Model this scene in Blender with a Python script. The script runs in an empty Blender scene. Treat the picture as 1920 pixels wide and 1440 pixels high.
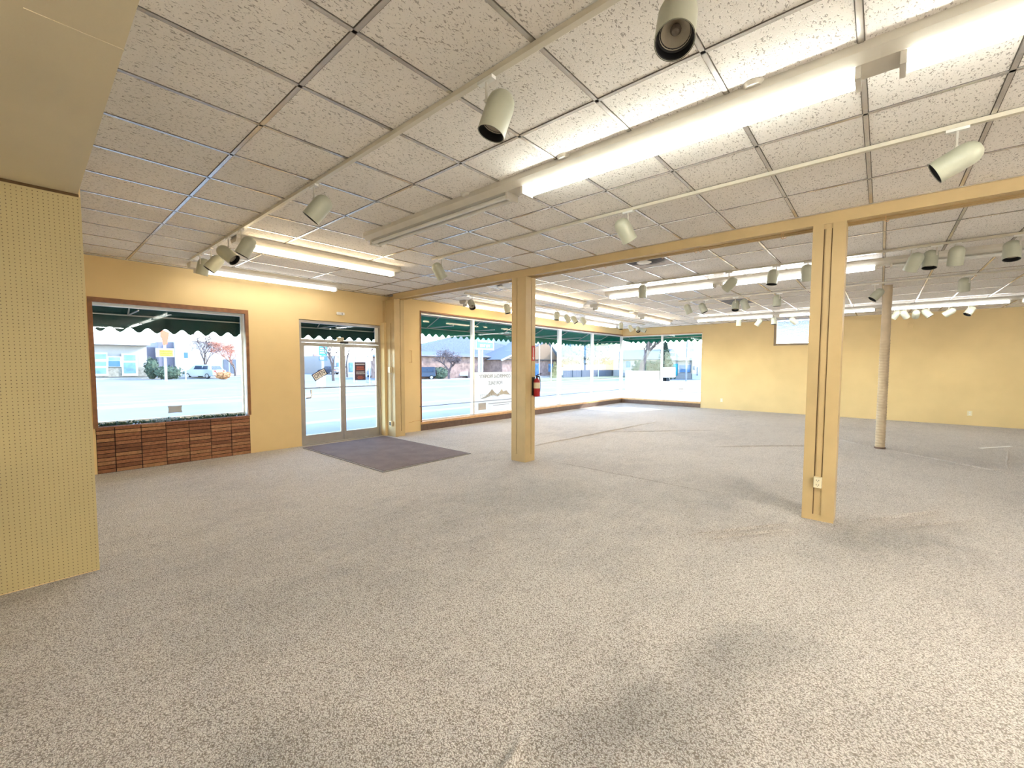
import bpy, bmesh, math, random
from mathutils import Vector, Matrix
R = random.Random(7)
PI = math.pi
# ------------------------------------------------------------ camera
FPX, PITCH, ROLL, AZ, CX, CY = 794.074, 0.05461, 0.00313, 0.85902, 966.19, 727.47
EYE = Vector((0, 0, 1.659))
CEIL = 3.248
fw = Vector((math.sin(AZ)*math.cos(PITCH), math.cos(AZ)*math.cos(PITCH), -math.sin(PITCH)))
_r = Vector((math.cos(AZ), -math.sin(AZ), 0)); _u = _r.cross(fw)
rt = math.cos(ROLL)*_r + math.sin(ROLL)*_u
up = -math.sin(ROLL)*_r + math.cos(ROLL)*_u
cd = bpy.data.cameras.new('camera'); cam = bpy.data.objects.new('camera', cd)
bpy.context.scene.collection.objects.link(cam)
M = Matrix((rt, up, -fw)).transposed().to_4x4(); M.translation = EYE
cam.matrix_world = M
cd.sensor_width = 36; cd.sensor_fit = 'HORIZONTAL'; cd.lens = FPX/1920*36
cd.shift_x = -(CX-960)/1920; cd.shift_y = (CY-720)/1920
cd.clip_start = .05; cd.clip_end = 900
bpy.context.scene.camera = cam
# ------------------------------------------------------------ colour management, sky, sun
sc = bpy.context.scene
sc.view_settings.view_transform = 'Standard'; sc.view_settings.look = 'None'
sc.view_settings.gamma = 1; sc.view_settings.use_curve_mapping = False
sc.view_settings.exposure = 2.24
w = bpy.data.worlds.new('sky'); sc.world = w; w.use_nodes = True
nt = w.node_tree; nt.nodes.clear()
sky = nt.nodes.new('ShaderNodeTexSky'); sky.sky_type = 'NISHITA'; sky.sun_disc = False
SUN_DIR = Vector((-1, .42, -.58)).normalized()
sky.sun_elevation = math.asin(-SUN_DIR.z); sky.sun_rotation = math.atan2(-SUN_DIR.x, -SUN_DIR.y)
sky.altitude = 1200; sky.air_density = 1.0; sky.dust_density = 0.6
bg = nt.nodes.new('ShaderNodeBackground'); bg.inputs['Strength'].default_value = 0.52
ow = nt.nodes.new('ShaderNodeOutputWorld')
nt.links.new(sky.outputs[0], bg.inputs[0]); nt.links.new(bg.outputs[0], ow.inputs[0])
sl = bpy.data.lights.new('sun', 'SUN'); sl.energy = 2.2; sl.angle = .009; sl.color = (1, .95, .88)
so = bpy.data.objects.new('sun', sl); sc.collection.objects.link(so)
so.location = (30, -12, 20); so.rotation_euler = SUN_DIR.to_track_quat('-Z', 'Y').to_euler()
TUBE_COOL, TUBE_WARM, TUBE_WHITE = 7.5, 8.0, 9.0     # strength of the fluorescent tubes

def ray(px, py): return (fw*FPX + rt*(px-CX) + up*(CY-py))
def G(px, py, z=0.0):                 # photo pixel -> point on the ground
    d = ray(px, py); t = (z-EYE.z)/d.z; return EYE + d*t
def onY(px, py, Y): d = ray(px, py); return EYE + d*(Y/d.y)
def onX(px, py, X): d = ray(px, py); return EYE + d*(X/d.x)
def onD(px, py, D): return EYE + ray(px, py)*(D/FPX)

# ------------------------------------------------------------ materials
MATS = {}
def lin(c):
    return tuple((x/12.92 if x <= .04045 else ((x+.055)/1.055)**2.4) for x in [v/255 for v in c]) + (1,)
def new(name):
    m = bpy.data.materials.new(name); m.use_nodes = True; t = m.node_tree
    b = t.nodes['Principled BSDF']; MATS[name] = m
    return m, t, b
def N(t, kind, **kw):
    n = t.nodes.new(kind)
    for k, v in kw.items(): setattr(n, k, v)
    return n
def coords(t, scale=(1, 1, 1)):
    tc = N(t, 'ShaderNodeTexCoord'); mp = N(t, 'ShaderNodeMapping'); mp.inputs['Scale'].default_value = scale
    t.links.new(tc.outputs['Object'], mp.inputs[0]); return mp.outputs[0]
def math_(t, op, a, b=None, c=None):
    n = N(t, 'ShaderNodeMath', operation=op)
    for i, v in enumerate((a, b, c)):
        if v is None: continue
        if isinstance(v, (int, float)): n.inputs[i].default_value = v
        else: t.links.new(v, n.inputs[i])
    return n.outputs[0]
def ramp(t, fac, stops):
    n = N(t, 'ShaderNodeValToRGB'); e = n.color_ramp.elements
    while len(e) < len(stops): e.new(.5)
    for i, (p, c) in enumerate(stops): e[i].position = p; e[i].color = c
    t.links.new(fac, n.inputs[0]); return n.outputs[0]
def noise(t, vec, scale, detail=2, rough=.5, dist=0):
    n = N(t, 'ShaderNodeTexNoise'); n.inputs['Scale'].default_value = scale; n.inputs['Detail'].default_value = detail
    n.inputs['Roughness'].default_value = rough; n.inputs['Distortion'].default_value = dist
    t.links.new(vec, n.inputs['Vector']); return n.outputs['Fac']
def bump(t, b, h, strength=.3, dist=.01):
    n = N(t, 'ShaderNodeBump'); n.inputs['Strength'].default_value = strength; n.inputs['Distance'].default_value = dist
    t.links.new(h, n.inputs['Height']); t.links.new(n.outputs[0], b.inputs['Normal'])
def mix(t, fac, a, b, mode='MIX'):
    n = N(t, 'ShaderNodeMix', data_type='RGBA', blend_type=mode)
    if isinstance(fac, (int, float)): n.inputs[0].default_value = fac
    else: t.links.new(fac, n.inputs[0])
    for i, v in ((6, a), (7, b)):
        if isinstance(v, tuple): n.inputs[i].default_value = v
        else: t.links.new(v, n.inputs[i])
    return n.outputs[2]
def shade(c, k): return (min(1, c[0]*k), min(1, c[1]*k), min(1, c[2]*k), 1)
def plain(name, rgb, rough=.6, metal=0.0, var=.12, scale=6.0, bmp=0.0, bscale=120.0, spec=None):
    m, t, b = new(name); c = lin(rgb); v = coords(t)
    f = noise(t, v, scale, 3)
    col = ramp(t, f, [(.3, shade(c, 1-var)), (.7, shade(c, 1+var))])
    t.links.new(col, b.inputs['Base Color']); b.inputs['Roughness'].default_value = rough
    b.inputs['Metallic'].default_value = metal
    if spec is not None: b.inputs['Specular IOR Level'].default_value = spec
    if bmp: bump(t, b, noise(t, v, bscale, 2), bmp, .002)
    return m
def emis(name, col, strength):
    m, t, b = new(name)
    v = coords(t); f = noise(t, v, 3.0)
    e = ramp(t, f, [(0, shade(col, .97)), (1, shade(col, 1))])
    t.links.new(e, b.inputs['Emission Color']); b.inputs['Emission Strength'].default_value = strength
    b.inputs['Base Color'].default_value = (.8, .8, .8, 1); return m

WALL = (220, 193, 140)
plain('wall_paint', WALL, .7, var=.05, scale=1.3, bmp=.25, bscale=90)
plain('wood_paint', (194, 168, 120), .45, var=.07, scale=3, bmp=.1, bscale=60)
plain('soffit_paint', (216, 202, 170), .8, var=.05, scale=.9, bmp=.2, bscale=80)
plain('white_metal', (206, 200, 188), .4, var=.05)
plain('spot_paint', (176, 176, 156), .38, var=.05, scale=9)
plain('track_paint', (206, 198, 180), .35, var=.04)
plain('grid_metal', (206, 200, 192), .24, metal=.7, var=.05)
plain('tile_edge_shadow', (92, 84, 74), .9, var=.1)  # shadow at the tile edges, painted as dark strips beside the grid bars
plain('black_inner', (12, 12, 14), .5, var=.1)
plain('dark_line', (96, 72, 40), .8, var=.1)
plain('alu', (178, 172, 164), .35, metal=.55, var=.06)
plain('alu_bright', (226, 226, 222), .4, metal=.2, var=.04)
plain('wood_brown', (128, 84, 48), .55, var=.2, scale=14)
plain('sill_wood', (206, 160, 108), .5, var=.15, scale=9)
plain('kick_brown', (104, 82, 68), .7, var=.18, scale=12)
plain('reflector', (214, 204, 184), .25, metal=.15, var=.05, scale=30)
plain('bulb_glass', (112, 100, 88), .15, var=.2, scale=60)
plain('plastic_ivory', (226, 214, 180), .35, var=.03)
plain('plastic_white', (228, 226, 220), .4, var=.03)
plain('plastic_black', (24, 22, 22), .4, var=.1)
plain('ext_red', (170, 30, 34), .3, var=.06)
plain('sign_red', (188, 70, 52), .4, var=.05)
plain('sign_white', (236, 234, 228), .5, var=.03)
plain('ink_black', (20, 18, 20), .6, var=.05)
plain('mortar', (40, 28, 22), .95, var=.3, scale=40)
plain('ivy', (52, 76, 50), .6, var=.5, scale=60)
plain('ivy_pale', (140, 160, 170), .6, var=.3, scale=60)
plain('soil', (50, 44, 38), .95, var=.3, scale=40)
plain('plaster', (232, 228, 218), .85, var=.04)
emis('tube_cool', (.95, 1.0, .93, 1), TUBE_COOL)
emis('tube_warm', (1.0, .80, .52, 1), TUBE_WARM)
emis('tube_dim', (.96, .98, 1.0, 1), 3.5)
emis('tube_fill', (1, .98, .96, 1), 38.0)  # for the added unseen fixtures that fill the room with light
emis('tube_row', (.96, .98, 1.0, 1), 6.5)
emis('tube_white', (.96, .98, 1.0, 1), TUBE_WHITE)
plain('tube_off', (222, 220, 214), .2, var=.02)
# outdoors
plain('asphalt', (108, 108, 109), .9, var=.18, scale=.35, bmp=.2, bscale=40)
plain('concrete', (136, 132, 126), .9, var=.1, scale=.8, bmp=.2, bscale=30)
plain('road_line', (164, 162, 154), .8, var=.08, scale=2)
plain('grass', (108, 105, 72), 1, var=.3, scale=3)
plain('stucco_pale', (141, 136, 132), .9, var=.06)
plain('stucco_white', (161, 158, 154), .9, var=.05)
plain('stucco_lilac', (108, 105, 115), .9, var=.06)
plain('stone_pink', (128, 102, 92), .9, var=.35, scale=2.2)
plain('stone_grey', (120, 113, 100), .9, var=.3, scale=4)
plain('shingle', (84, 89, 99), .9, var=.25, scale=7)
plain('gable_wood', (108, 84, 63), .8, var=.12)
plain('fence_grey', (86, 90, 100), .85, var=.12)
plain('bark', (92, 78, 72), .95, var=.25, scale=5)
plain('twig', (89, 74, 74), .95, var=.25, scale=3)
plain('twig_rust', (160, 104, 84), .95, var=.4, scale=5)
plain('leaf_dark', (52, 66, 50), .9, var=.5, scale=4)
plain('leaf_blue', (84, 104, 112), .9, var=.5, scale=3)
plain('leaf_pale', (108, 113, 97), .9, var=.3, scale=3)
plain('leaf_gold', (141, 128, 86), .9, var=.25, scale=3)
plain('leaf_rust', (150, 104, 66), .9, var=.4, scale=4)
plain('car_silver', (170, 176, 184), .3, metal=.5, var=.03)
plain('car_white', (214, 214, 214), .3, var=.03)
plain('car_blue', (70, 92, 128), .3, metal=.3, var=.05)
plain('car_dark', (52, 58, 72), .35, metal=.2, var=.05)
plain('car_glass', (46, 56, 70), .1, var=.05)
plain('rubber', (26, 26, 28), .8, var=.1)
plain('tail_red', (168, 34, 30), .3, var=.1)
plain('win_blue', (90, 120, 150), .15, var=.3, scale=1.5)
plain('sign_teal', (10, 140, 150), .5, var=.04)
plain('sign_green', (0, 150, 150), .45, var=.04)
plain('sign_yellow', (232, 208, 40), .5, var=.05)
plain('sign_orange', (216, 84, 52), .5, var=.12, scale=1)
plain('sign_blue', (40, 82, 150), .5, var=.05)
plain('sign_maroon', (92, 70, 84), .6, var=.08)
plain('text_red', (206, 110, 90), .6, var=.05)
plain('text_pale', (206, 214, 226), .6, var=.05)
plain('pole_grey', (168, 172, 176), .5, metal=.3, var=.05)
plain('pipe_wrap', (190, 170, 140), .6, var=.1, scale=5)
plain('deck_grey', (120, 120, 126), .8, var=.1)

def carpet():
    m, t, b = new('carpet'); v = coords(t)
    wv = N(t, 'ShaderNodeTexNoise'); wv.inputs['Scale'].default_value = 45; wv.inputs['Detail'].default_value = 2
    t.links.new(v, wv.inputs['Vector'])
    mv = N(t, 'ShaderNodeVectorMath', operation='MULTIPLY_ADD')
    t.links.new(wv.outputs['Color'], mv.inputs[0]); mv.inputs[1].default_value = (.022, .022, .0)
    t.links.new(v, mv.inputs[2])
    vo = N(t, 'ShaderNodeTexVoronoi', feature='F1'); vo.inputs['Scale'].default_value = 140
    t.links.new(mv.outputs[0], vo.inputs['Vector'])
    sq = math_(t, 'MULTIPLY', vo.outputs['Distance'], 1.35)
    yarn = ramp(t, sq, [(.0, lin((244, 238, 229))), (.5, lin((222, 213, 202))), (1.0, lin((150, 138, 123)))])
    big = noise(t, v, .45, 3, .55)
    mid = noise(t, v, 2.6, 4, .6)
    st = N(t, 'ShaderNodeMapping'); st.inputs['Scale'].default_value = (1.2, 5.5, 1); st.inputs['Rotation'].default_value = (0, 0, .5)
    t.links.new(v, st.inputs[0]); streak = noise(t, st.outputs[0], 1.6, 4, .6)
    f = math_(t, 'ADD', math_(t, 'MULTIPLY', big, .50), math_(t, 'MULTIPLY', mid, .25))
    f = math_(t, 'ADD', f, math_(t, 'MULTIPLY', streak, .25))
    soil = ramp(t, f, [(.36, (.74, .74, .75, 1)), (.50, (.93, .93, .93, 1)), (.62, (1, 1, 1, 1))])
    # worn, soiled traffic patches with ragged outlines
    acc = None
    for (px, py, rx, ry, k) in ((1.85, .80, .55, .30, 1.0), (.55, 1.85, .5, .35, .8), (4.1, 3.3, 1.3, .7, .7), (5.4, -.1, 1.0, .35, .8), (5.9, 1.6, 1.6, .6, .45), (1.2, 3.0, .9, .5, .35), (2.6, .55, .7, .25, .7)):
        mp = N(t, 'ShaderNodeMapping'); mp.vector_type = 'TEXTURE'; mp.inputs['Location'].default_value = (px, py, 0); mp.inputs['Scale'].default_value = (rx, ry, 1); mp.inputs['Rotation'].default_value = (0, 0, -.5)
        t.links.new(v, mp.inputs[0]); ln = N(t, 'ShaderNodeVectorMath', operation='LENGTH'); t.links.new(mp.outputs[0], ln.inputs[0])
        d = math_(t, 'ADD', ln.outputs['Value'], math_(t, 'MULTIPLY', math_(t, 'SUBTRACT', mid, .5), 1.6))
        g = N(t, 'ShaderNodeMapRange'); g.interpolation_type = 'SMOOTHSTEP'; t.links.new(d, g.inputs[0]); g.inputs[1].default_value = 1.5; g.inputs[2].default_value = 0; g.inputs[3].default_value = 0; g.inputs[4].default_value = k
        acc = g.outputs[0] if acc is None else math_(t, 'MAXIMUM', acc, g.outputs[0])
    worn = mix(t, math_(t, 'MULTIPLY', acc, .8), (1, 1, 1, 1), (.60, .62, .62, 1))
    c2 = mix(t, 1.0, mix(t, 1.0, yarn, soil, 'MULTIPLY'), worn, 'MULTIPLY')
    t.links.new(c2, b.inputs['Base Color'])
    b.inputs['Roughness'].default_value = .95; b.inputs['Specular IOR Level'].default_value = .15
    b.inputs['Sheen Weight'].default_value = .25
    inv = math_(t, 'SUBTRACT', 1.0, sq); bump(t, b, inv, .9, .006)
carpet()
def mat_rug():
    m, t, b = new('mat_fibre'); v = coords(t)
    n1 = noise(t, v, 260, 2); n2 = noise(t, v, 3, 3)
    a = ramp(t, n1, [(.3, lin((86, 72, 68))), (.7, lin((140, 122, 114)))])
    s = ramp(t, n2, [(.3, (.75, .75, .75, 1)), (.7, (1, 1, 1, 1))])
    t.links.new(mix(t, 1.0, a, s, 'MULTIPLY'), b.inputs['Base Color']); b.inputs['Roughness'].default_value = .95
    bump(t, b, n1, .6, .004)
mat_rug()
def tile_mat():
    m, t, b = new('ceiling_tile'); v = coords(t)
    big = noise(t, v, .8, 3)
    base = ramp(t, big, [(.3, lin((228, 222, 214))), (.7, lin((240, 234, 227)))])
    # worm-like fissures and pin holes
    st = N(t, 'ShaderNodeMapping'); st.inputs['Scale'].default_value = (1.0, 1.9, 1)
    t.links.new(v, st.inputs[0])
    f1 = noise(t, st.outputs[0], 50, 1, .5, .6)
    f2 = noise(t, v, 150, 1, .5)
    pit = math_(t, 'GREATER_THAN', f1, .645); pin = math_(t, 'GREATER_THAN', f2, .70)
    h = math_(t, 'MAXIMUM', pit, pin)
    soft = ramp(t, f1, [(.56, (0, 0, 0, 1)), (.68, (1, 1, 1, 1))])
    c = mix(t, math_(t, 'MULTIPLY', h, .62), base, lin((120, 108, 94)))
    t.links.new(c, b.inputs['Base Color']); b.inputs['Roughness'].default_value = .95
    b.inputs['Specular IOR Level'].default_value = .2
    bump(t, b, math_(t, 'SUBTRACT', 1.0, soft), .5, .004)
tile_mat()
def pegboard():
    m, t, b = new('pegboard'); tc = N(t, 'ShaderNodeTexCoord'); sp = N(t, 'ShaderNodeSeparateXYZ')
    t.links.new(tc.outputs['Object'], sp.inputs[0])
    def cell(o): return math_(t, 'SUBTRACT', math_(t, 'FRACT', math_(t, 'DIVIDE', o, .0254)), .5)
    a, c = cell(sp.outputs[0]), cell(sp.outputs[2])
    d = math_(t, 'SQRT', math_(t, 'ADD', math_(t, 'MULTIPLY', a, a), math_(t, 'MULTIPLY', c, c)))
    hole = math_(t, 'LESS_THAN', d, .12)
    n = noise(t, tc.outputs['Object'], 1.6, 3)
    base = ramp(t, n, [(.3, shade(lin((184, 166, 116)), .93)), (.7, shade(lin((184, 166, 116)), 1.05))])
    t.links.new(mix(t, hole, base, lin((96, 76, 40))), b.inputs['Base Color'])
    b.inputs['Roughness'].default_value = .6
pegboard()
def brick():
    m, t, b = new('brick'); tc = N(t, 'ShaderNodeTexCoord'); sp = N(t, 'ShaderNodeSeparateXYZ')
    t.links.new(tc.outputs['Object'], sp.inputs[0])
    ix = math_(t, 'FLOOR', math_(t, 'DIVIDE', math_(t, 'SUBTRACT', sp.outputs[0], .866), .3065))
    iz = math_(t, 'FLOOR', math_(t, 'DIVIDE', sp.outputs[2], .0587))
    cb = N(t, 'ShaderNodeCombineXYZ'); t.links.new(ix, cb.inputs[0]); t.links.new(iz, cb.inputs[1])
    wn = N(t, 'ShaderNodeTexWhiteNoise', noise_dimensions='2D'); t.links.new(cb.outputs[0], wn.inputs['Vector'])
    c = ramp(t, wn.outputs['Value'], [(0, lin((128, 84, 60))), (.5, lin((158, 106, 76))), (1, lin((176, 130, 92)))])
    n = noise(t, tc.outputs['Object'], 30, 4, .7)
    s = ramp(t, n, [(.3, (.6, .6, .6, 1)), (.65, (1, 1, 1, 1))])
    t.links.new(mix(t, 1.0, c, s, 'MULTIPLY'), b.inputs['Base Color'])
    b.inputs['Roughness'].default_value = .85; bump(t, b, n, .8, .006)
brick()
def vent_mat():
    m, t, b = new('sooty_vent'); v = coords(t)
    tc = N(t, 'ShaderNodeTexCoord'); ln = N(t, 'ShaderNodeVectorMath', operation='LENGTH'); t.links.new(tc.outputs['Object'], ln.inputs[0])
    n = noise(t, v, 14, 4, .7)
    d = math_(t, 'ADD', ln.outputs['Value'], math_(t, 'MULTIPLY', math_(t, 'SUBTRACT', n, .5), .22))
    c = ramp(t, d, [(.18, lin((44, 42, 42))), (.27, lin((84, 78, 78))), (.36, lin((205, 196, 192)))])
    t.links.new(c, b.inputs['Base Color']); b.inputs['Roughness'].default_value = .8
vent_mat()
def awning_mat(name, rgb):
    m, t, b = new(name); v = coords(t); c = lin(rgb)
    n = noise(t, v, 4, 4, .6); col = ramp(t, n, [(.3, shade(c, .75)), (.7, shade(c, 1.2))])
    t.links.new(col, b.inputs['Base Color']); b.inputs['Roughness'].default_value = .8
    tr = N(t, 'ShaderNodeBsdfTranslucent'); t.links.new(col, tr.inputs[0])
    mx = N(t, 'ShaderNodeMixShader'); mx.inputs[0].default_value = .3
    out = t.nodes['Material Output']
    t.links.new(b.outputs[0], mx.inputs[1]); t.links.new(tr.outputs[0], mx.inputs[2]); t.links.new(mx.outputs[0], out.inputs[0])
awning_mat('awning_dark', (18, 58, 52)); awning_mat('awning_green', (20, 112, 92))
def glass():
    m, t, b = new('pane_glass'); out = t.nodes['Material Output']; t.nodes.remove(b)
    tr = N(t, 'ShaderNodeBsdfTransparent'); gl = N(t, 'ShaderNodeBsdfGlossy'); gl.inputs['Roughness'].default_value = .0
    v = coords(t); n = noise(t, v, .7, 2)
    tint = ramp(t, n, [(0, (.93, .96, .97, 1)), (1, (.96, .98, .98, 1))]); t.links.new(tint, tr.inputs[0])
    lw = N(t, 'ShaderNodeLayerWeight'); lw.inputs['Blend'].default_value = .5
    f = math_(t, 'MULTIPLY_ADD', math_(t, 'POWER', lw.outputs['Facing'], 5.0), .12, .013)
    mx = N(t, 'ShaderNodeMixShader'); t.links.new(f, mx.inputs[0])
    t.links.new(tr.outputs[0], mx.inputs[1]); t.links.new(gl.outputs[0], mx.inputs[2]); t.links.new(mx.outputs[0], out.inputs[0])
glass()
def film(name, rgb, opacity):
    m, t, b = new(name); out = t.nodes['Material Output']; v = coords(t); c = lin(rgb)
    col = ramp(t, noise(t, v, 2.5, 3), [(.3, shade(c, .95)), (.7, shade(c, 1.04))])
    t.nodes.remove(b)
    df = N(t, 'ShaderNodeBsdfDiffuse'); tl = N(t, 'ShaderNodeBsdfTranslucent'); tr = N(t, 'ShaderNodeBsdfTransparent')
    t.links.new(col, df.inputs[0]); t.links.new(col, tl.inputs[0])
    a = N(t, 'ShaderNodeMixShader'); a.inputs[0].default_value = .5
    t.links.new(df.outputs[0], a.inputs[1]); t.links.new(tl.outputs[0], a.inputs[2])
    mx = N(t, 'ShaderNodeMixShader'); mx.inputs[0].default_value = opacity
    t.links.new(tr.outputs[0], mx.inputs[1]); t.links.new(a.outputs[0], mx.inputs[2]); t.links.new(mx.outputs[0], out.inputs[0])
film('banner_vinyl', (226, 220, 212), .86); film('blind_white', (150, 164, 196), .93); plain('frame_tan', (140, 120, 92), .6)

# ------------------------------------------------------------ mesh helpers
COL = sc.collection
class MB:
    def __init__(s): s.v = []; s.f = []; s.mi = []; s.cur = 0
    def box(s, x0, x1, y0, y1, z0, z1):
        i = len(s.v)
        s.v += [(x0, y0, z0), (x1, y0, z0), (x1, y1, z0), (x0, y1, z0), (x0, y0, z1), (x1, y0, z1), (x1, y1, z1), (x0, y1, z1)]
        for q in ((3, 2, 1, 0), (4, 5, 6, 7), (0, 1, 5, 4), (1, 2, 6, 5), (2, 3, 7, 6), (3, 0, 4, 7)):
            s.f.append(tuple(i+k for k in q)); s.mi.append(s.cur)
        return s
    def quad(s, *p):
        i = len(s.v); s.v += [tuple(q) for q in p]; s.f.append(tuple(range(i, i+len(p)))); s.mi.append(s.cur); return s
    def prism(s, pts, axis, a, b):
        # pts: 2D outline in the other two axes (cyclic order x,y,z without axis)
        n = len(pts); i = len(s.v)
        for h in (a, b):
            for p in pts:
                q = list(p); q.insert(axis, h); s.v.append(tuple(q))
        s.f.append(tuple(i+k for k in range(n))[::-1]); s.f.append(tuple(i+n+k for k in range(n)))
        s.mi += [s.cur]*2
        for k in range(n):
            s.f.append((i+k, i+(k+1) % n, i+n+(k+1) % n, i+n+k)); s.mi.append(s.cur)
        return s
    def tube(s, pts, r, n=8, cap=True):
        pts = [Vector(p) for p in pts]; rr = r if isinstance(r, (list, tuple)) else [r]*len(pts)
        base = len(s.v); prev = None
        for k, p in enumerate(pts):
            d = (pts[min(k+1, len(pts)-1)]-pts[max(k-1, 0)])
            if d.length < 1e-9: d = Vector((0, 0, 1))
            d.normalize()
            if prev is None:
                a = d.orthogonal().normalized()
            else:
                a = prev - d*prev.dot(d)
                a = a.normalized() if a.length > 1e-6 else d.orthogonal().normalized()
            prev = a; b = d.cross(a)
            for j in range(n):
                th = 2*PI*j/n; s.v.append(tuple(p + (a*math.cos(th)+b*math.sin(th))*rr[k]))
        for k in range(len(pts)-1):
            for j in range(n):
                s.f.append((base+k*n+j, base+k*n+(j+1) % n, base+(k+1)*n+(j+1) % n, base+(k+1)*n+j)); s.mi.append(s.cur)
        if cap:
            s.f.append(tuple(base+j for j in range(n))[::-1]); s.mi.append(s.cur)
            e = base+(len(pts)-1)*n; s.f.append(tuple(e+j for j in range(n))); s.mi.append(s.cur)
        return s
    def lathe(s, prof, n=24, o=(0, 0, 0), rot=None):
        # prof: (r, z) list around z axis
        base = len(s.v); o = Vector(o)
        for (r, z) in prof:
            for j in range(n):
                th = 2*PI*j/n; p = Vector((r*math.cos(th), r*math.sin(th), z))
                if rot: p = rot @ p
                s.v.append(tuple(p+o))
        for k in range(len(prof)-1):
            for j in range(n):
                s.f.append((base+k*n+j, base+k*n+(j+1) % n, base+(k+1)*n+(j+1) % n, base+(k+1)*n+j)); s.mi.append(s.cur)
        return s
    def blob(s, c, r, seed=0, sx=1, sy=1, sz=1, seg=10, rings=7, jit=.18):
        rr = random.Random(seed); base = len(s.v)
        for i in range(rings+1):
            ph = PI*i/rings
            for j in range(seg):
                th = 2*PI*j/seg; q = r*(1+rr.uniform(-jit, jit))
                s.v.append((c[0]+q*sx*math.sin(ph)*math.cos(th), c[1]+q*sy*math.sin(ph)*math.sin(th), c[2]+q*sz*math.cos(ph)))
        for i in range(rings):
            for j in range(seg):
                s.f.append((base+i*seg+j, base+(i+1)*seg+j, base+(i+1)*seg+(j+1) % seg, base+i*seg+(j+1) % seg)); s.mi.append(s.cur)
        return s
    def leaves(s, c, rx, ry, rz, n, size, seed=1):
        rr = random.Random(seed)
        for _ in range(n):
            while True:
                p = Vector((rr.uniform(-1, 1), rr.uniform(-1, 1), rr.uniform(-1, 1)))
                if .25 < p.length < 1: break
            p = Vector((c[0]+p.x*rx, c[1]+p.y*ry, c[2]+p.z*rz))
            a = Vector((rr.uniform(-1, 1), rr.uniform(-1, 1), rr.uniform(-1, 1))).normalized()*size*rr.uniform(.6, 1.3)
            b = a.orthogonal().normalized()*size*rr.uniform(.4, .8)
            s.quad(p-a, p-b, p+a, p+b)
        return s
    def build(s, name, mats, parent=None, loc=None, smooth=False, bevel=0):
        me = bpy.data.meshes.new(name); me.from_pydata(s.v, [], s.f)
        for m in (mats if isinstance(mats, (list, tuple)) else [mats]): me.materials.append(MATS[m])
        if max(s.mi, default=0) > 0: me.polygons.foreach_set('material_index', s.mi)
        if smooth: me.polygons.foreach_set('use_smooth', [True]*len(me.polygons))
        me.update()
        bm = bmesh.new(); bm.from_mesh(me); bmesh.ops.recalc_face_normals(bm, faces=bm.faces); bm.to_mesh(me); bm.free()
        o = bpy.data.objects.new(name, me); COL.objects.link(o)
        if loc: o.location = loc
        if parent: o.parent = parent
        if smooth:
            try:
                me.set_sharp_from_angle(angle=.7)
            except Exception: pass
        if bevel:
            b = o.modifiers.new('bevel', 'BEVEL'); b.width = bevel; b.segments = 2; b.limit_method = 'ANGLE'
        return o
def tag(o, label, cat, group=None, kind=None):
    o['label'] = label; o['category'] = cat
    if group: o['group'] = group
    if kind: o['kind'] = kind
    return o
def struct(o): o['kind'] = 'structure'; return o
def empty(name, loc=(0, 0, 0), rz=0.0):
    o = bpy.data.objects.new(name, None); o.empty_display_size = .1; COL.objects.link(o)
    o.location = loc; o.rotation_euler = (0, 0, rz); return o
def text(name, s, size, mat, parent, loc, rot, depth=.002, sx=1.0, align='CENTER'):
    cu = bpy.data.curves.new(name, 'FONT'); cu.body = s; cu.size = size; cu.align_x = align; cu.align_y = 'CENTER'
    cu.extrude = depth; tmp = bpy.data.objects.new(name, cu); COL.objects.link(tmp)
    bpy.context.view_layer.update()
    me = bpy.data.meshes.new_from_object(tmp); bpy.data.objects.remove(tmp)
    for vtx in me.vertices: vtx.co.x *= sx
    me.materials.clear(); me.materials.append(MATS[mat]); o = bpy.data.objects.new(name, me); COL.objects.link(o)
    o.location = loc; o.rotation_euler = rot
    if parent: o.parent = parent
    return o
def children_of(o): return [c for c in bpy.data.objects if c.parent == o]
def copy_tree(o, parent=None):
    kids = KIDS.get(o.name) or children_of(o)
    c = o.copy(); COL.objects.link(c)
    if parent: c.parent = parent
    for k in kids: copy_tree(k, c)
    return c
KIDS = {}

# ------------------------------------------------------------ main dimensions
YL = 8.826       # front wall, room with the double door
YR = 8.68        # front wall, room with the big windows
XR = 17.30       # right wall
XB = 5.50        # line of beam and columns
YB = -6.5        # wall behind the camera
PEGX, PEGY, SOFZ = .335, 4.70, 2.95
# ------------------------------------------------------------ floor, ceiling
b = MB(); nx, ny = 24, 18
b.box(-3.2, XR+.3, YB-.2, YL+.25, -.12, 0)
# seams and rucks of the carpet: low ridges with a rounded section
def ruck(p, q, wd, h, seed=0):
    p, q = Vector((*p, 0)), Vector((*q, 0)); d = (q-p); L = d.length; d.normalize(); n = Vector((-d.y, d.x, 0)); rr = random.Random(seed)
    K = max(6, int(L/.12)); rows = []
    prof = [(-1, -.002), (-.6, .45), (-.15, 1), (.25, .85), (.7, .3), (1, -.002)]
    base = len(b.v); off = 0
    for k in range(K+1):
        t = k/K; env = math.sin(PI*min(1, max(0, t)))**.5 if 0 < t < 1 else 0
        off += rr.uniform(-.008, .008)
        for (u, zz) in prof:
            c = p + d*(L*t) + n*(off + u*wd); b.v.append((c.x, c.y, max(-.003, 1.5*zz*h*env) if abs(u) < 1 else -.003))
    m = len(prof)
    for k in range(K):
        for j in range(m-1):
            i = base+k*m+j; b.f.append((i, i+1, i+m+1, i+m)); b.mi.append(0)
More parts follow.
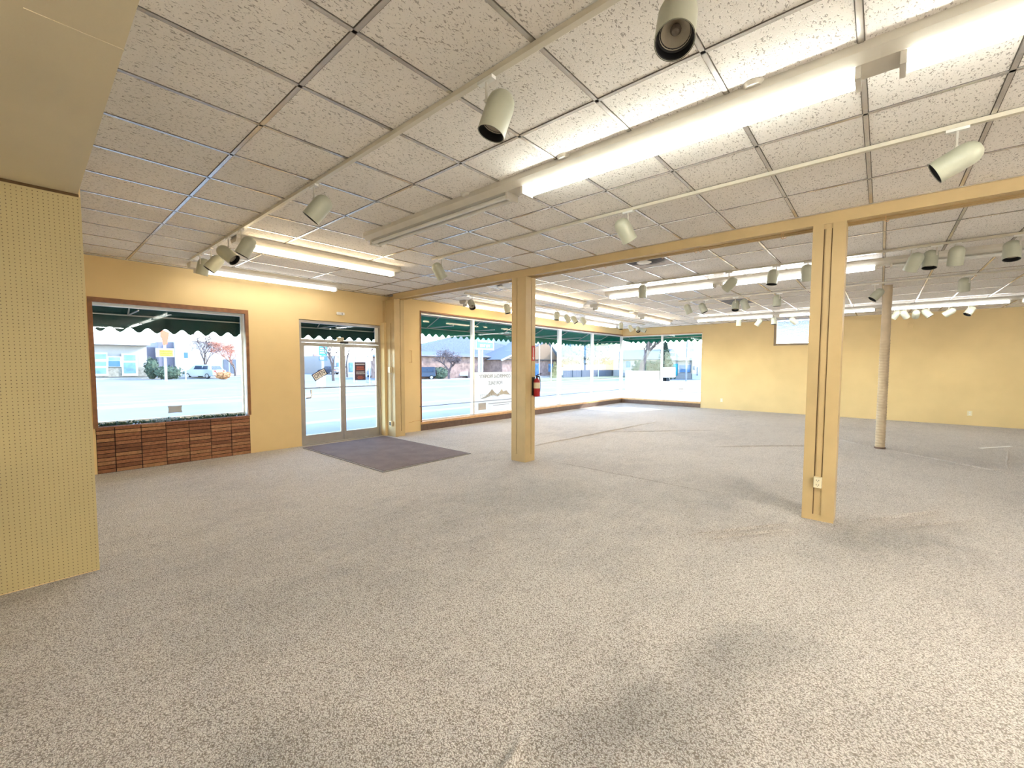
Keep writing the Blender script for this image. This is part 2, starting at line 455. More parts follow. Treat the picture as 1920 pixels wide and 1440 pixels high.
for i, (p, q, wd, h) in enumerate([((4.13, 1.40), (5.25, .62), .03, .016), ((4.2, 1.22), (5.2, .5), .03, .013),
        ((5.75, .12), (6.85, -.62), .035, .018), ((5.6, -.02), (6.7, -.85), .03, .014),
        ((6.3, 5.4), (12.3, 4.9), .03, .014), ((9.08, 2.57), (10.9, .7), .03, .013), ((11.15, -.1), (9.6, -1.9), .025, .012),
        ((12.04, .67), (11.2, 0.05), .02, .008), ((9.3, 5.2), (11.6, 3.1), .03, .009),
        ((.95, 1.05), (1.42, 1.16), .03, .014), ((5.9, 4.25), (5.8, 1.3), .03, .006), ((12.6, -1.95), (10.3, -1.6), .02, .008)]):
    ruck(p, q, wd, h, i)
fl = struct(b.build('floor', 'carpet')); 
# a pale scrap of carpet tape lying on the floor near the right wall
o = MB().box(-.45, .45, -.03, .03, 0, .004).build('paper_strip', 'sign_white', loc=(12.95, -1.84, .001)); o.rotation_euler = (0, 0, -.62)
tag(o, 'thin white strip lying on the carpet near the right wall', 'strip')

cl = struct(MB().box(-3.2, XR+.3, YB-.2, YL+.25, CEIL, CEIL+.02).build('ceiling', 'ceiling_tile'))
# suspended grid, bars 24 mm wide
b = MB(); zb = CEIL-.005
gx, gy = 1.094, 1.964
x = gx-1.2192*1
xs = [gx+1.2192*i for i in range(-1, 4)]
for x in xs:
    if PEGX < x < XB:
        b.cur = 0; b.box(x-.012, x+.012, YB, YL, zb, CEIL-.0005); b.cur = 1; b.box(x-.0165, x-.012, YB, YL, CEIL-.0015, CEIL-.0004); b.box(x+.012, x+.0165, YB, YL, CEIL-.0015, CEIL-.0004)
k = -14
while gy+.6096*k < YL:
    y = gy+.6096*k
    if y > YB:
        b.cur = 0; b.box(PEGX, XB+.1, y-.012, y+.012, zb, CEIL-.0005); b.cur = 1; b.box(PEGX, XB+.1, y-.0165, y-.012, CEIL-.0015, CEIL-.0004); b.box(PEGX, XB+.1, y+.012, y+.0165, CEIL-.0015, CEIL-.0004)
    k += 1
b.cur = 0; b.box(PEGX, XB+.1, YL-.03, YL, zb-.004, CEIL-.0005); b.box(XB-.03, XB+.01, YB, YL, zb-.004, CEIL-.0005)
struct(b.build('trim_1', ['grid_metal', 'tile_edge_shadow']))
b = MB()
for i in range(0, 9):
    x = 6.70+1.2192*i
    b.cur = 0; b.box(x-.012, x+.012, YB, YR, zb, CEIL-.0005); b.cur = 1; b.box(x-.0165, x-.012, YB, YR, CEIL-.0015, CEIL-.0004); b.box(x+.012, x+.0165, YB, YR, CEIL-.0015, CEIL-.0004)
k = -12
while .03+.6096*k < YR:
    y = .03+.6096*k
    if y > YB:
        b.cur = 0; b.box(XB+.25, XR, y-.012, y+.012, zb, CEIL-.0005); b.cur = 1; b.box(XB+.25, XR, y-.0165, y-.012, CEIL-.0015, CEIL-.0004); b.box(XB+.25, XR, y+.012, y+.0165, CEIL-.0015, CEIL-.0004)
    k += 1
b.cur = 0; b.box(XB+.2, XR, YR-.03, YR, zb-.004, CEIL-.0005); b.box(XR-.03, XR, YB, YR, zb-.004, CEIL-.0005)
struct(b.build('trim_2', ['grid_metal', 'tile_edge_shadow']))

# ------------------------------------------------------------ walls
T = .2
W1 = (.66, 2.70, .70, 2.60)      # window 1 opening incl. planter below
D = (3.62, 5.44, 0, 2.56)        # door opening
b = MB()
b.box(-3.2, W1[0], YL, YL+T, 0, CEIL); b.box(W1[0], W1[1], YL, YL+T, W1[3], CEIL)
b.box(W1[1], D[0], YL, YL+T, 0, CEIL); b.box(D[0], D[1], YL, YL+T, D[3], CEIL); b.box(D[1], XB+.27, YL, YL+T, 0, CEIL)
b.box(W1[0], W1[1], YL+T-.04, YL+T, 0, W1[2]-.04)
b.box(D[1], XB, YL-.14, YL, 0, 2.62)     # jamb board beside the door
struct(b.build('wall_front', 'wall_paint'))
BW = (6.44, XR, .22, 2.97)
b = MB()
b.box(XB+.2, BW[0], YR, YR+T, 0, CEIL); b.box(BW[0], XR+T, YR, YR+T, BW[3], CEIL); b.box(BW[0], XR+T, YR+.04, YR+T, 0, BW[2]-.02)
struct(b.build('wall_front_showroom', 'wall_paint'))
SW = (1.78, 2.90, 2.36, 3.248)
RW = (5.32, YR, .22, 2.94)
b = MB()
b.box(XR, XR+T, YB, SW[0], 0, CEIL); b.box(XR, XR+T, SW[1], RW[0], 0, CEIL); b.box(XR, XR+T, SW[0], SW[1], 0, SW[2])
b.box(XR, XR+T, RW[0], YR+T, RW[3], CEIL); b.box(XR+.04, XR+T, RW[0], YR+T, 0, RW[2]-.02)
struct(b.build('wall_right', 'wall_paint'))
struct(MB().box(-3.2, XR+T, YB-.2, YB, 0, CEIL).build('wall_back', 'plaster'))
struct(MB().box(-3.2, -3.0, YB, YL, 0, CEIL).build('wall_left', 'plaster'))
b = MB(); b.cur = 0
b.box(-3.0, PEGX-.001, PEGY+.006, YL, 0, CEIL)
struct(b.build('wall_peg_partition', 'wall_paint'))
b = MB(); b.box(-3.0, PEGX, PEGY, PEGY+.006, .01, SOFZ-.02)
struct(b.build('trim_3', 'pegboard'))
b = MB(); b.box(-3.0, .32, YB, PEGY, SOFZ, CEIL); b.box(.05, .321, 2.41, 2.425, SOFZ-.002, SOFZ)
struct(b.build('ceiling_soffit', 'soffit_paint'))
struct(MB().box(-3.0, PEGX-.01, PEGY-.002, PEGY, SOFZ-.022, SOFZ-.001).build('trim_4', 'dark_line'))
# roof slab and parapet of the building (shades the pavement)
b = MB(); b.box(-9, XR+T, YB-2, YL+T, CEIL+.25, CEIL+.5); b.box(-9, XR+T, YL+T-.25, YL+T, CEIL+.5, CEIL+1.0); b.box(XR-.05, XR+T, YB-2, YL+T, CEIL+.5, CEIL+1.0)
b.box(-9, XR+T, YL+.0, YL+T, CEIL+.02, CEIL+.25); b.box(-9, -3.2, YL, YL+T, 0, CEIL+.25)
b.box(XR, XR+T, YB-2, YL+T, CEIL+.02, CEIL+.25)
struct(b.build('roof', 'plaster'))

# ------------------------------------------------------------ baseboards, sills, kick panels
b = MB(); b.box(BW[0], XR, YR-.01, YR+.04, 0, BW[2]-.06); struct(b.build('baseboard_front', 'kick_brown'))
b = MB(); b.box(XR-.01, XR+.04, RW[0], YR-.01, 0, RW[2]-.06); struct(b.build('baseboard_right', 'kick_brown'))

def window(name, axis, base, span, z0, z1, mull, inside_mat, fr=.05, wood='sill_wood'):
    # axis 'x': runs along X at Y=base ; axis 'y': runs along Y at X=base
    e = struct(empty(name))
    def bx(mb, a0, a1, d0, d1, z0_, z1_):
        if axis == 'x': mb.box(a0, a1, base+d0, base+d1, z0_, z1_)
        else: mb.box(base+d0, base+d1, a0, a1, z0_, z1_)
    f = MB(); a0, a1 = span
    bx(f, a0, a1, .10, .16, z1-.045, z1); bx(f, a0, a1, .10, .16, z0, z0+.035)
    bx(f, a0, a0+.035, .10, .16, z0+.035, z1-.045); bx(f, a1-.035, a1, .10, .16, z0+.035, z1-.045)
    f.build('window_frame', inside_mat, e)
    for (m, wd) in mull:
        g = MB(); bx(g, m-wd/2, m+wd/2, .07, .17, z0+.035, z1-.045); g.build('mullion', 'alu_bright', e)
    ed = [a0+.035]+[q for (m, wd) in mull for q in (m-wd/2, m+wd/2)]+[a1-.035]
    for i in range(0, len(ed), 2):
        g = MB(); bx(g, ed[i], ed[i+1], .125, .133, z0+.035, z1-.045); g.build('pane', 'pane_glass', e)
    return e
w2 = window('window_2', 'x', YR, (BW[0]+.03, XR+.10), BW[2], BW[3]-.01, [(8.33, .07), (10.6, .07), (12.62, .14), (14.9, .07)], 'alu_bright')
b = MB(); b.box(BW[0], XR, YR-.02, YR+.10, BW[2]-.06, BW[2]); b.build('sill', 'sill_wood', w2)
b = MB(); b.box(BW[0], BW[0]+.03, YR-.015, YR+.16, BW[2]-.0, BW[3]); b.box(BW[0], XR+.1, YR-.012, YR+.1, BW[3]-.012, BW[3]+.02); b.build('wood_casing', 'wood_brown', w2)
w3 = window('window_3', 'y', XR, (RW[0]+.01, YR+.10), RW[2], RW[3]-.01, [(6.95, .06)], 'alu_bright')
b = MB(); b.box(XR-.02, XR+.10, RW[0], YR-.02, RW[2]-.06, RW[2]); b.build('sill', 'sill_wood', w3)
b = MB(); b.box(XR-.012, XR+.1, RW[0], YR, RW[3]-.012, RW[3]+.02); b.build('head_casing', 'sill_wood', w3)
g = MB(); g.box(XR+.06, XR+.16, YR+.06, YR+.16, RW[2], RW[3]); g.build('corner_post', 'alu_bright', w3)
# small high window in the right wall
w4 = struct(empty('window_4'))
b = MB(); a0, a1 = SW[0], SW[1]
b.box(XR-.03, XR+.12, a0, a1, SW[2], SW[2]+.07); b.box(XR-.03, XR+.12, a1-.07, a1, SW[2]+.07, CEIL-.01); b.box(XR-.03, XR+.12, a0, a0+.07, SW[2]+.07, CEIL-.01)
b.build('window_frame', 'frame_tan', w4)
MB().box(XR+.12, XR+.128, a0, a1, SW[2]+.0, CEIL).build('pane', 'pane_glass', w4)
b = MB(); z = SW[2]+.09
while z < CEIL-.05:
    b.box(XR+.05, XR+.075, a0+.08, a1-.08, z, z+.027); z += .03
b.build('blind', 'blind_white', w4)

# window 1 above the brick planter
w1 = struct(empty('window_1'))
x0, x1, z0, z1 = W1
b = MB(); b.box(x0-.02, x1+.02, YL-.02, YL+.04, z1-.03, z1+.04); b.box(x0-.02, x0+.03, YL-.02, YL+.04, z0-.01, z1-.03); b.box(x1-.03, x1+.02, YL-.02, YL+.04, z0+.02, z1-.03)
b.build('wood_casing', 'wood_brown', w1)
b = MB(); yg = YL+.24
b.box(x0, x1, yg, yg+.05, z1-.06, z1-.01); b.box(x0, x0+.03, yg, yg+.05, z0+.06, z1-.06); b.box(x1-.03, x1, yg, yg+.05, z0+.06, z1-.06); b.box(x0, x1, yg, yg+.05, z0, z0+.06)
b.build('window_frame', 'alu_bright', w1)
MB().box(x0+.03, x1-.03, yg+.02, yg+.028, z0+.06, z1-.06).build('pane', 'pane_glass', w1)
b = MB(); b.box(x1-.005, x1+.02, YL+.04, yg+.05, z0, z1); b.box(x0-.02, x0+.005, YL+.04, yg+.05, z0, z1); b.box(x0, x1, YL+.04, yg+.05, z1-.012, z1+.02)
b.build('jamb_liner', 'plaster', w1)

# brick planter
pl = empty('brick_planter', (0, 0, 0))
tag(pl, 'low planter of long thin brown bricks built under the left window', 'planter')
MB().box(x0, x1, YL+.006, YL+.10, 0, z0-.012).build('mortar_bed', 'mortar', pl)
b = MB(); rows = 12; jx = [x0, .866]+[.866+.3065*i for i in range(1, 7)]
jx[-1] = x1
rr = random.Random(3)
for r_ in range(rows):
    for i in range(len(jx)-1):
        d = rr.uniform(0, .012)
        b.box(jx[i]+.005, jx[i+1]-.005, YL-.012+d, YL+.05, r_*.0587+.006, (r_+1)*.0587-.004)
b.build('brick_face', 'brick', pl, bevel=.003)
MB().box(x0, x1, YL-.014, YL+.10, z0-.012, z0+.004).build('cap_course', 'brick', pl)
MB().box(x0, x1, YL+.10, YL+.155, .3, z0-.03).build('soil', 'soil', pl)
b = MB(); rr = random.Random(5)
for i in range(46):
    x = x0+.05+(x1-x0-.1)*i/45; b.leaves((x, YL+.13, z0-.0+rr.uniform(-.01, .015)), .06, .05, .045, 20, .028, i)
tag(b.build('trailing_ivy', 'ivy'), 'dark green trailing foliage filling the top of the brick planter', 'plants', kind='stuff')
b = MB()
for i in range(5): b.leaves((1.40+.05*i, YL+.10, z0+.03), .05, .04, .035, 26, .02, 90+i)
tag(b.build('pale_flowers', 'ivy_pale'), 'small clump of pale bluish flowers among the planter foliage', 'flowers')
# round sticker on the glass
b = MB(); pts = []
for k in range(32):
    a = 2*PI*k/32; pts.append((.098*(1-.10*math.cos(4*a))*(abs(math.cos(a))**.4)*(1 if math.cos(a) >= 0 else -1), .062*(1-.1*math.cos(4*a))*(abs(math.sin(a))**.4)*(1 if math.sin(a) >= 0 else -1)))
st = MB().prism(pts, 1, 0, .003).build('window_sticker', 'pole_grey', loc=(1.655, yg+.014, .885))
tag(st, 'small grey scalloped sticker low on the left window glass', 'sticker')

# ------------------------------------------------------------ glass double door
d1 = struct(empty('door_1'))
x0, x1 = D[0], D[1]; ym = YL+.02
b = MB()
b.box(x0, x0+.045, ym, ym+.09, 0, 2.55); b.box(x1-.045, x1, ym, ym+.09, 0, 2.55); b.box(x0+.045, x1-.045, ym, ym+.09, 2.50, 2.55); b.box(x0+.045, x1-.045, ym-.01, ym+.1, 2.11, 2.17)
b.build('door_frame', 'alu', d1)
MB().box(x0+.045, x1-.045, ym+.04, ym+.048, 2.17, 2.50).build('transom_pane', 'pane_glass', d1)
xm = (x0+x1)/2
b = MB(); b.box(x1-.13, x1-.05, ym+.01, ym+.03, 2.17, 2.50); b.build('transom_edge_strip', 'alu_bright', d1)
for (a0, a1, side) in ((x0+.048, xm-.004, 0), (xm+.004, x1-.048, 1)):
    lf = MB(); yy = ym+.02
    lf.box(a0, a0+.055, yy, yy+.045, .015, 2.10); lf.box(a1-.055, a1, yy, yy+.045, .015, 2.10)
    lf.box(a0+.055, a1-.055, yy, yy+.045, 2.03, 2.10); lf.box(a0+.055, a1-.055, yy, yy+.045, .015, .20)
    leaf = lf.build('door_leaf', 'alu', d1)
    MB().box(a0+.055, a1-.055, yy+.02, yy+.028, .20, 2.03).build('pane', 'pane_glass', leaf)
    b = MB(); b.tube([(a0+.02, yy-.045, 1.17), (a1-.02, yy-.045, 1.17)], .011, 8); b.tube([(a0+.03, yy-.045, 1.17), (a0+.03, yy, 1.17)], .009, 6); b.tube([(a1-.03, yy-.045, 1.17), (a1-.03, yy, 1.17)], .009, 6)
    b.build('push_bar', 'alu', leaf, smooth=True)
    if side == 0:
        b = MB(); b.tube([(3.82, yy-.06, 1.14), (3.82, yy-.06, 1.0), (3.80, yy-.06, .975), (3.72, yy-.06, .97)], .018, 8); b.build('pull_handle', 'grid_metal', leaf, smooth=True)
b = MB(); b.box(xm-.06, xm+.10, ym-.05, ym-.01, 2.10, 2.15); b.build('door_closer', 'plastic_black', d1)
MB().box(x0, x1, ym-.03, ym+.1, 0, .012).build('threshold', 'alu', d1)
# number plate, open sign, poster
np_ = empty('number_plate', (4.47, ym-.016, 2.19))
tag(np_, 'small cream street number plate above the double door', 'plate')
MB().box(-.075, .075, 0, .005, -.045, .045).build('plate', 'plastic_ivory', np_)
text('lettering', '203', .075, 'fence_grey', np_, (0, -.0015, 0), (PI/2, 0, 0), .001)
op = empty('open_sign', (4.03, ym+.028, 1.445)); op.rotation_euler = (0, -.52, 0)
tag(op, 'tilted grey OPEN sign taped on the left door glass', 'sign')
MB().box(-.15, .15, 0, .004, -.075, .075).build('border', 'ink_black', op)
MB().box(-.135, .135, -.002, -.0005, -.062, .062).build('face', 'sign_white', op)
text('lettering', 'OPEN', .115, 'ink_black', op, (0, -.004, 0), (PI/2, 0, 0), .001, .82)
po = empty('poster', (4.94, ym+.026, 1.505))
tag(po, 'dark maroon notice with rows of red and pale text on the right door glass', 'poster')
MB().box(-.13, .13, 0, .003, -.20, .20).build('sheet', 'sign_maroon', po)
b = MB(); rr = random.Random(4)
for (zz, hh, wd) in ((.09, .035, .085), (.045, .03, .09), (-.115, .014, .05), (-.14, .014, .07), (-.165, .014, .06)):
    if zz == -.115: b.build('red_text', 'text_red', po); b = MB()
    x = -wd
    while x < wd:
        l = rr.uniform(.008, .02); b.box(x, x+l, -.003, 0, zz-hh/2, zz+hh/2); x += l+rr.uniform(.004, .008)
b.build('red_text', 'text_red', po)
MB().box(-.11, .11, -.003, 0, .145, .17).build('pale_heading', 'text_pale', po); b = MB()
for zz in (-.02, -.055):
    x = -.1
    while x < .1:
        l = rr.uniform(.008, .02); b.box(x, x+l, -.003, 0, zz-.012, zz+.012); x += l+rr.uniform(.004, .008)
b.build('pale_text', 'text_pale', po)
# motion sensor above door
ms = empty('motion_sensor', (4.47, YL, 2.74)); tag(ms, 'small white motion sensor on the wall above the double door', 'sensor')
MB().box(-.085, .085, -.05, 0, -.03, .03).build('housing', 'plastic_white', ms, bevel=.012)
MB().lathe([(.0, 0), (.018, 0), (.022, .012), (.0, .02)], 12, (0.02, -.05, -.005), Matrix.Rotation(PI/2, 3, 'X')).build('lens', 'grid_metal', ms, smooth=True)
# door mat
dm = empty('door_mat', (4.46, 7.20, 0)); tag(dm, 'large grey brown entrance mat on the carpet before the double door', 'mat')
MB().box(-.92, .92, -1.47, 1.40, 0, .012).build('mat_edge', 'stucco_pale', dm)
MB().box(-.89, .89, -1.44, 1.40, .012, .017).build('mat_field', 'mat_fibre', dm)

# ------------------------------------------------------------ beam and columns
b = MB(); zt = CEIL-.006
b.box(XB, XB+.035, YB, 8.4, 3.13, zt); b.box(XB+.225, XB+.26, YB, 8.4, 3.13, zt)
b.box(XB+.035, XB+.225, YB, 8.4, 3.15, zt); b.box(XB+.06, XB+.075, YB, 8.4, 3.135, 3.15); b.box(XB+.185, XB+.2, YB, 8.4, 3.135, 3.15)
bm_ = b.build('wood_beam', 'wood_paint'); tag(bm_, 'long cream painted wooden beam under the ceiling resting on the columns', 'beam')
def column(y0, y1, label, groove=True):
    c = empty('wood_column', (XB+.13, (y0+y1)/2, 0)); tag(c, label, 'column', 'cream wooden columns under the beam')
    hx, hy = .13, (y1-y0)/2; zt = 3.131
    MB().box(-hx+.02, hx-.02, -hy+.02, hy-.02, 0, zt).build('core', 'dark_line', c)
    b = MB(); g = .012
    # four faces, each of two boards with a thin dark slot between
    for sx in (-1, 1):
        xa, xb = (sx*hx, sx*(hx-.02)) if sx > 0 else (-hx, -hx+.02)
        xa, xb = min(xa, xb), max(xa, xb)
        b.box(xa, xb, -hy, hy-.11-g, 0, zt); b.box(xa, xb, hy-.11, hy, 0, zt); b.box(xa, xb, hy-.11-g, hy-.11, 0, .12)
    for sy in (-1, 1):
        ya, yb = (hy-.02, hy) if sy > 0 else (-hy, -hy+.02)
        b.box(-hx+.02, .02, ya, yb, 0, zt); b.box(.02+g, hx-.02, ya, yb, 0, zt); b.box(.02, .02+g, ya, yb, 0, .12)
    b.build('boards', 'wood_paint', c)
    return c
c1 = column(4.52, 4.83, 'cream wooden column with the fire extinguisher on it')
c3 = column(8.36, YL, 'cream wooden column standing against the wall right of the double door')
# near column with a raceway channel
c2 = empty('wood_column', (XB+.13, .46, 0)); tag(c2, 'nearest cream wooden column with an outlet low on its face', 'column', 'cream wooden columns under the beam')
zt = 3.131
b = MB(); b.box(-.13, .13, -.14, -.030, 0, zt); b.box(-.13, .13, .045, .14, 0, zt); b.box(-.13, .13, -.030, .045, 0, .06); b.box(-.118, .118, -.030, .045, .06, zt); b.build('boards', 'wood_paint', c2)
b = MB(); b.box(-.1185, -.1175, -.030, -.022, .42, 3.08); b.box(-.1195, -.1175, .036, .045, .06, 3.08); b.build('shadow_gap', 'dark_line', c2)
b = MB(); b.box(-.126, -.118, -.014, .028, .46, 3.08); b.build('raceway', 'wood_paint', c2, bevel=.002)
ol = empty('outlet', (XB-.001, .465, .42)); ol.rotation_euler = (0, 0, 0); tag(ol, 'ivory duplex outlet box low on the nearest column', 'outlet')
MB().box(-.045, 0, -.036, .036, -.057, .057).build('box', 'plastic_ivory', ol, bevel=.004)
for zz in (.024, -.024):
    b = MB(); b.box(-.047, -.045, -.012, -.008, zz-.006, zz+.008); b.box(-.047, -.045, .008, .012, zz-.006, zz+.008); b.box(-.047, -.045, -.003, .003, zz-.015, zz-.010); b.build('socket', 'plastic_black', ol)
# conduit, switch and box at the door-side column
cd_ = empty('conduit_run', (XB-.02, 8.50, 0)); tag(cd_, 'thin conduit with a switch and a low box beside the double door', 'conduit')
b = MB(); b.tube([(0, 0, .36), (0, 0, 2.6)], .011, 8); b.build('conduit', 'wood_paint', cd_, smooth=True)
MB().box(-.045, .02, -.04, .04, 1.47, 1.60).build('switch_box', 'plastic_ivory', cd_, bevel=.004)
MB().box(-.035, .02, -.05, .03, .24, .36).build('low_box', 'plastic_ivory', cd_, bevel=.004)
MB().box(-.037, -.034, -.04, .02, .26, .34).build('dark_cover', 'plastic_black', cd_)
# small wire hooks on the wall right of the column
def bracket(pts, r, label, name='wire_bracket', cat='bracket'):
    o = MB().tube(pts, r, 6).build(name, 'sill_wood', smooth=True); tag(o, label, cat); return o
bracket([(6.12, YR-.02, 2.0), (6.17, YR-.03, 2.0), (6.17, YR-.03, 1.70), (6.11, YR-.02, 1.70)], .006, 'thin wire bracket on the wall left of the big front window')
bracket([(6.08, YR-.015, .24), (6.25, YR-.03, .27), (6.52, YR-.045, .27)], .006, 'short wire hook low beside the window sill', 'wire_hook', 'hook')
# window guard cable
b = MB(); b.tube([(6.42, YR-.06, .615), (XR-.07, YR-.06, .60)], .009, 6); b.tube([(XR-.07, YR-.06, .60), (XR-.07, RW[0]-.02, .60)], .009, 6)
b.tube([(6.42, YR-.06, .615), (6.42, YR, .615)], .008, 6); b.tube([(XR-.07, RW[0]-.02, .60), (XR, RW[0]-.02, .60)], .008, 6)
tag(b.build('guard_rail', 'deck_grey'), 'thin dark horizontal guard rail running low across the big windows', 'rail')
# outlets on right wall
for (y, z, lab) in ((4.55, .34, 'small ivory outlet low on the right wall left of the near column'), (-1.93, .34, 'small ivory outlet low on the right wall beyond the round pole')):
    o = empty('wall_outlet', (XR, y, z)); tag(o, lab, 'outlet')
    MB().box(-.012, 0, -.05, .05, -.07, .07).build('cover', 'plastic_ivory', o, bevel=.003)
    for zz in (-.028, .028): MB().box(-.016, -.012, -.017, .017, zz-.017, zz+.017).build('socket', 'plastic_white', o)
o = empty('wall_plate', (XR, -.62, 2.86)); tag(o, 'small square cover plate high on the right wall', 'plate')
MB().box(-.014, 0, -.06, .06, -.08, .08).build('cover', 'wall_paint', o, bevel=.004)

# fire extinguisher and its sign on column face (faces -Y)
ex = empty('fire_extinguisher', (XB+.215, 4.52, 1.12)); tag(ex, 'red fire extinguisher with black hose hung on the wooden column', 'fire extinguisher')
MB().lathe([(0, 0), (.05, 0), (.056, .01), (.056, .25), (.05, .28), (.03, .30), (.02, .31), (0, .31)], 20, (0, -.075, 0)).build('cylinder', 'ext_red', ex, smooth=True)
MB().lathe([(.0568, .14), (.0568, .24)], 20, (0, -.075, 0)).build('label_band', 'plastic_ivory', ex, smooth=True)
b = MB(); b.tube([(0, -.075, .30), (0, -.075, .35)], .016, 10); b.box(-.012, .012, -.13, -.05, .345, .355); b.tube([(0, -.06, .355), (.01, -.1, .375), (.015, -.16, .39)], .007, 6); b.build('valve_handle', 'plastic_black', ex, smooth=True)
b = MB(); b.tube([(.01, -.075, .335), (.06, -.08, .34), (.085, -.08, .27), (.085, -.08, .14), (.075, -.08, .08)], .010, 8); b.build('hose', 'plastic_black', ex, smooth=True)
b = MB(); b.box(-.045, .02, -.02, -.002, .02, .33); b.build('bracket', 'plastic_black', ex)
sg = empty('extinguisher_sign', (XB+.205, 4.518, 1.855)); tag(sg, 'narrow red sign with a down arrow above the fire extinguisher', 'sign')
MB().box(-.045, .045, -.004, 0, -.13, .13).build('panel', 'sign_red', sg)
b = MB(); b.box(-.008, .008, -.006, -.004, -.07, .10); b.prism([(-.025, -.07), (0, -.115), (.025, -.07)], 1, -.006, -.004); b.build('arrow', 'sign_white', sg)

# S-hooks on the beam
hook_me = None
HK = [(1014, 515), (1106, 501), (1134, 496), (1149, 502), (1241, 477), (1252, 483), (1303, 468), (1312, 474), (1465, 443), (1469, 450), (1661, 410)]
hl = ['leftmost wire hook on the beam, beside the extinguisher column', 'wire hook on the beam, left one of the group of three', 'wire hook on the beam, middle one of the group of three', 'wire hook on the beam, right one of the group of three',
      'wire hook on the beam in front of the sooty ceiling vent', 'lower wire hook hanging at the right end of the sooty vent', 'left wire hook of the pair right of the sooty vent', 'right wire hook of the pair right of the sooty vent',
      'upper wire hook of the pair just left of the nearest column', 'lower wire hook of the pair just left of the nearest column', 'wire hook on the beam right of the nearest column']
for i, (hx, hy) in enumerate(HK):
    p = onX(hx, hy, XB+.08)
    if hook_me is None:
        b = MB(); pts = [(0, 0, .05), (0, 0, .0)]
        for k in range(7): a = PI*k/6; pts.append((0, -.012+.012*math.cos(a), -.0-.014*math.sin(a)))
        b.tube(pts, .0028, 6); o = b.build('wire_hook', 'sill_wood', smooth=True); hook_me = o.data
    else:
        o = bpy.data.objects.new('wire_hook', hook_me); COL.objects.link(o)
    o.location = (p.x, p.y, 3.085); tag(o, hl[i], 'hook', 'wire hooks on the wooden beam')

# round pole
rp = empty('round_pole', (11.20, -.04, 0)); tag(rp, 'slender round support pole wrapped in tan banding', 'pole')
MB().lathe([(.075, 0), (.075, CEIL)], 24).build('shaft', 'pipe_wrap', rp, smooth=True)
b = MB(); z = .05
while z < 2.15:
    b.lathe([(.0755, z), (.081, z+.012), (.081, z+.03), (.0755, z+.042)], 20); z += .055
b.build('banding', 'pipe_wrap', rp, smooth=True)
b = MB(); b.lathe([(.0755, 0), (.09, 0), (.09, .03), (.0755, .035)], 20); b.build('base_ring', 'kick_brown', rp)

# ------------------------------------------------------------ fluorescent fixtures
def fixture(loc, L, along, tube, label, group, wd=.24):
    e = empty('fluorescent_light', loc, 0 if along == 'y' else -PI/2)
    tag(e, label, 'ceiling light', group)
    h = .085
    prof = [(-wd/2, 0), (-wd/2, -.045), (-wd/2+.045, -h), (wd/2-.045, -h), (wd/2, -.045), (wd/2, 0)]
    MB().prism(prof, 1, -L/2, L/2).build('housing', 'white_metal', e)
    for sx in (-1, 1):
        MB().tube([(sx*.045, -L/2+.10, -.118), (sx*.045, L/2-.10, -.118)], .019, 10).build('tube', tube, e, smooth=True)
    for yy in (-L*.27, L*.27):
        MB().lathe([(0, -.022), (.04, -.02), (.055, -.004), (.055, 0)], 16, (-wd/2+.005, yy, 0)).build('mounting_cap', 'white_metal', e, smooth=True)
    for s in (-1, 1):
        b = MB(); y = s*(L/2-.085); b.box(-.07, .07, y-.012, y+.012, -.145, -h+.002); b.build('socket_plate', 'white_metal', e)
    return e
NR = 'fluorescent strips of the near room'
fixture((2.87, 3.63, CEIL), 2.38, 'y', 'tube_off', 'unlit end fixture of the long fluorescent row overhead', NR)
fixture((2.87, 1.25, CEIL), 2.38, 'y', 'tube_cool', 'lit fluorescent fixture overhead with greenish white tubes, middle of its row', NR)
fixture((2.87, -1.13, CEIL), 2.38, 'y', 'tube_cool', 'lit fluorescent fixture cut by the top right edge of the photo', NR)
fixture((2.87, -3.51, CEIL), 2.38, 'y', 'tube_fill', 'added unseen fluorescent fixture behind the camera that brightens the room', NR)  # strong fixtures added out of view, here and below, to lift the ambient
fixture((-1.2, -4.6, SOFZ), 2.36, 'x', 'tube_fill', 'added unseen fluorescent fixture under the soffit behind the camera, brightens the room', NR)
fixture((1.7, -5.9, CEIL), 2.36, 'x', 'tube_fill', 'added unseen fluorescent fixture along the back wall that brightens the room', NR)
fixture((2.93, 6.14, CEIL), 2.34, 'x', 'tube_warm', 'warm yellow fluorescent fixture near the door wall', NR)
fixture((2.97, 8.28, CEIL), 2.44, 'x', 'tube_dim', 'cool white fluorescent fixture tight above the left window wall', NR)
FR = 'fluorescent strips of the far room'
fixture((8.44, 3.47, CEIL), 2.299, 'y', 'tube_white', 'bluish white fixture in the middle row, left end', FR)
fixture((8.44, 1.18, CEIL), 2.299, 'y', 'tube_white', 'lit fixture in the middle row just left of the nearest column', FR)
fixture((8.44, -1.12, CEIL), 2.299, 'y', 'tube_off', 'unlit fixture in the middle row right of the nearest column', FR)
fixture((8.44, -3.42, CEIL), 2.299, 'y', 'tube_off', 'unlit fixture in the middle row beyond the right edge', FR)
fixture((14.75, 3.60, CEIL), 2.339, 'y', 'tube_row', 'fixture near the right wall, left end of its row', FR)
fixture((14.75, 1.26, CEIL), 2.339, 'y', 'tube_row', 'fixture near the right wall just above the small high window', FR)
fixture((14.75, -1.08, CEIL), 2.339, 'y', 'tube_row', 'fixture near the right wall behind the round pole', FR)
fixture((14.75, -3.42, CEIL), 2.339, 'y', 'tube_row', 'fixture near the right wall running out of the right edge', FR)
fixture((8.05, 5.75, CEIL), 2.4, 'x', 'tube_warm', 'warm fixture of the front row, just right of the extinguisher column', FR)
fixture((11.0, 5.75, CEIL), 2.4, 'x', 'tube_warm', 'warm fixture of the front row, middle one of three', FR)
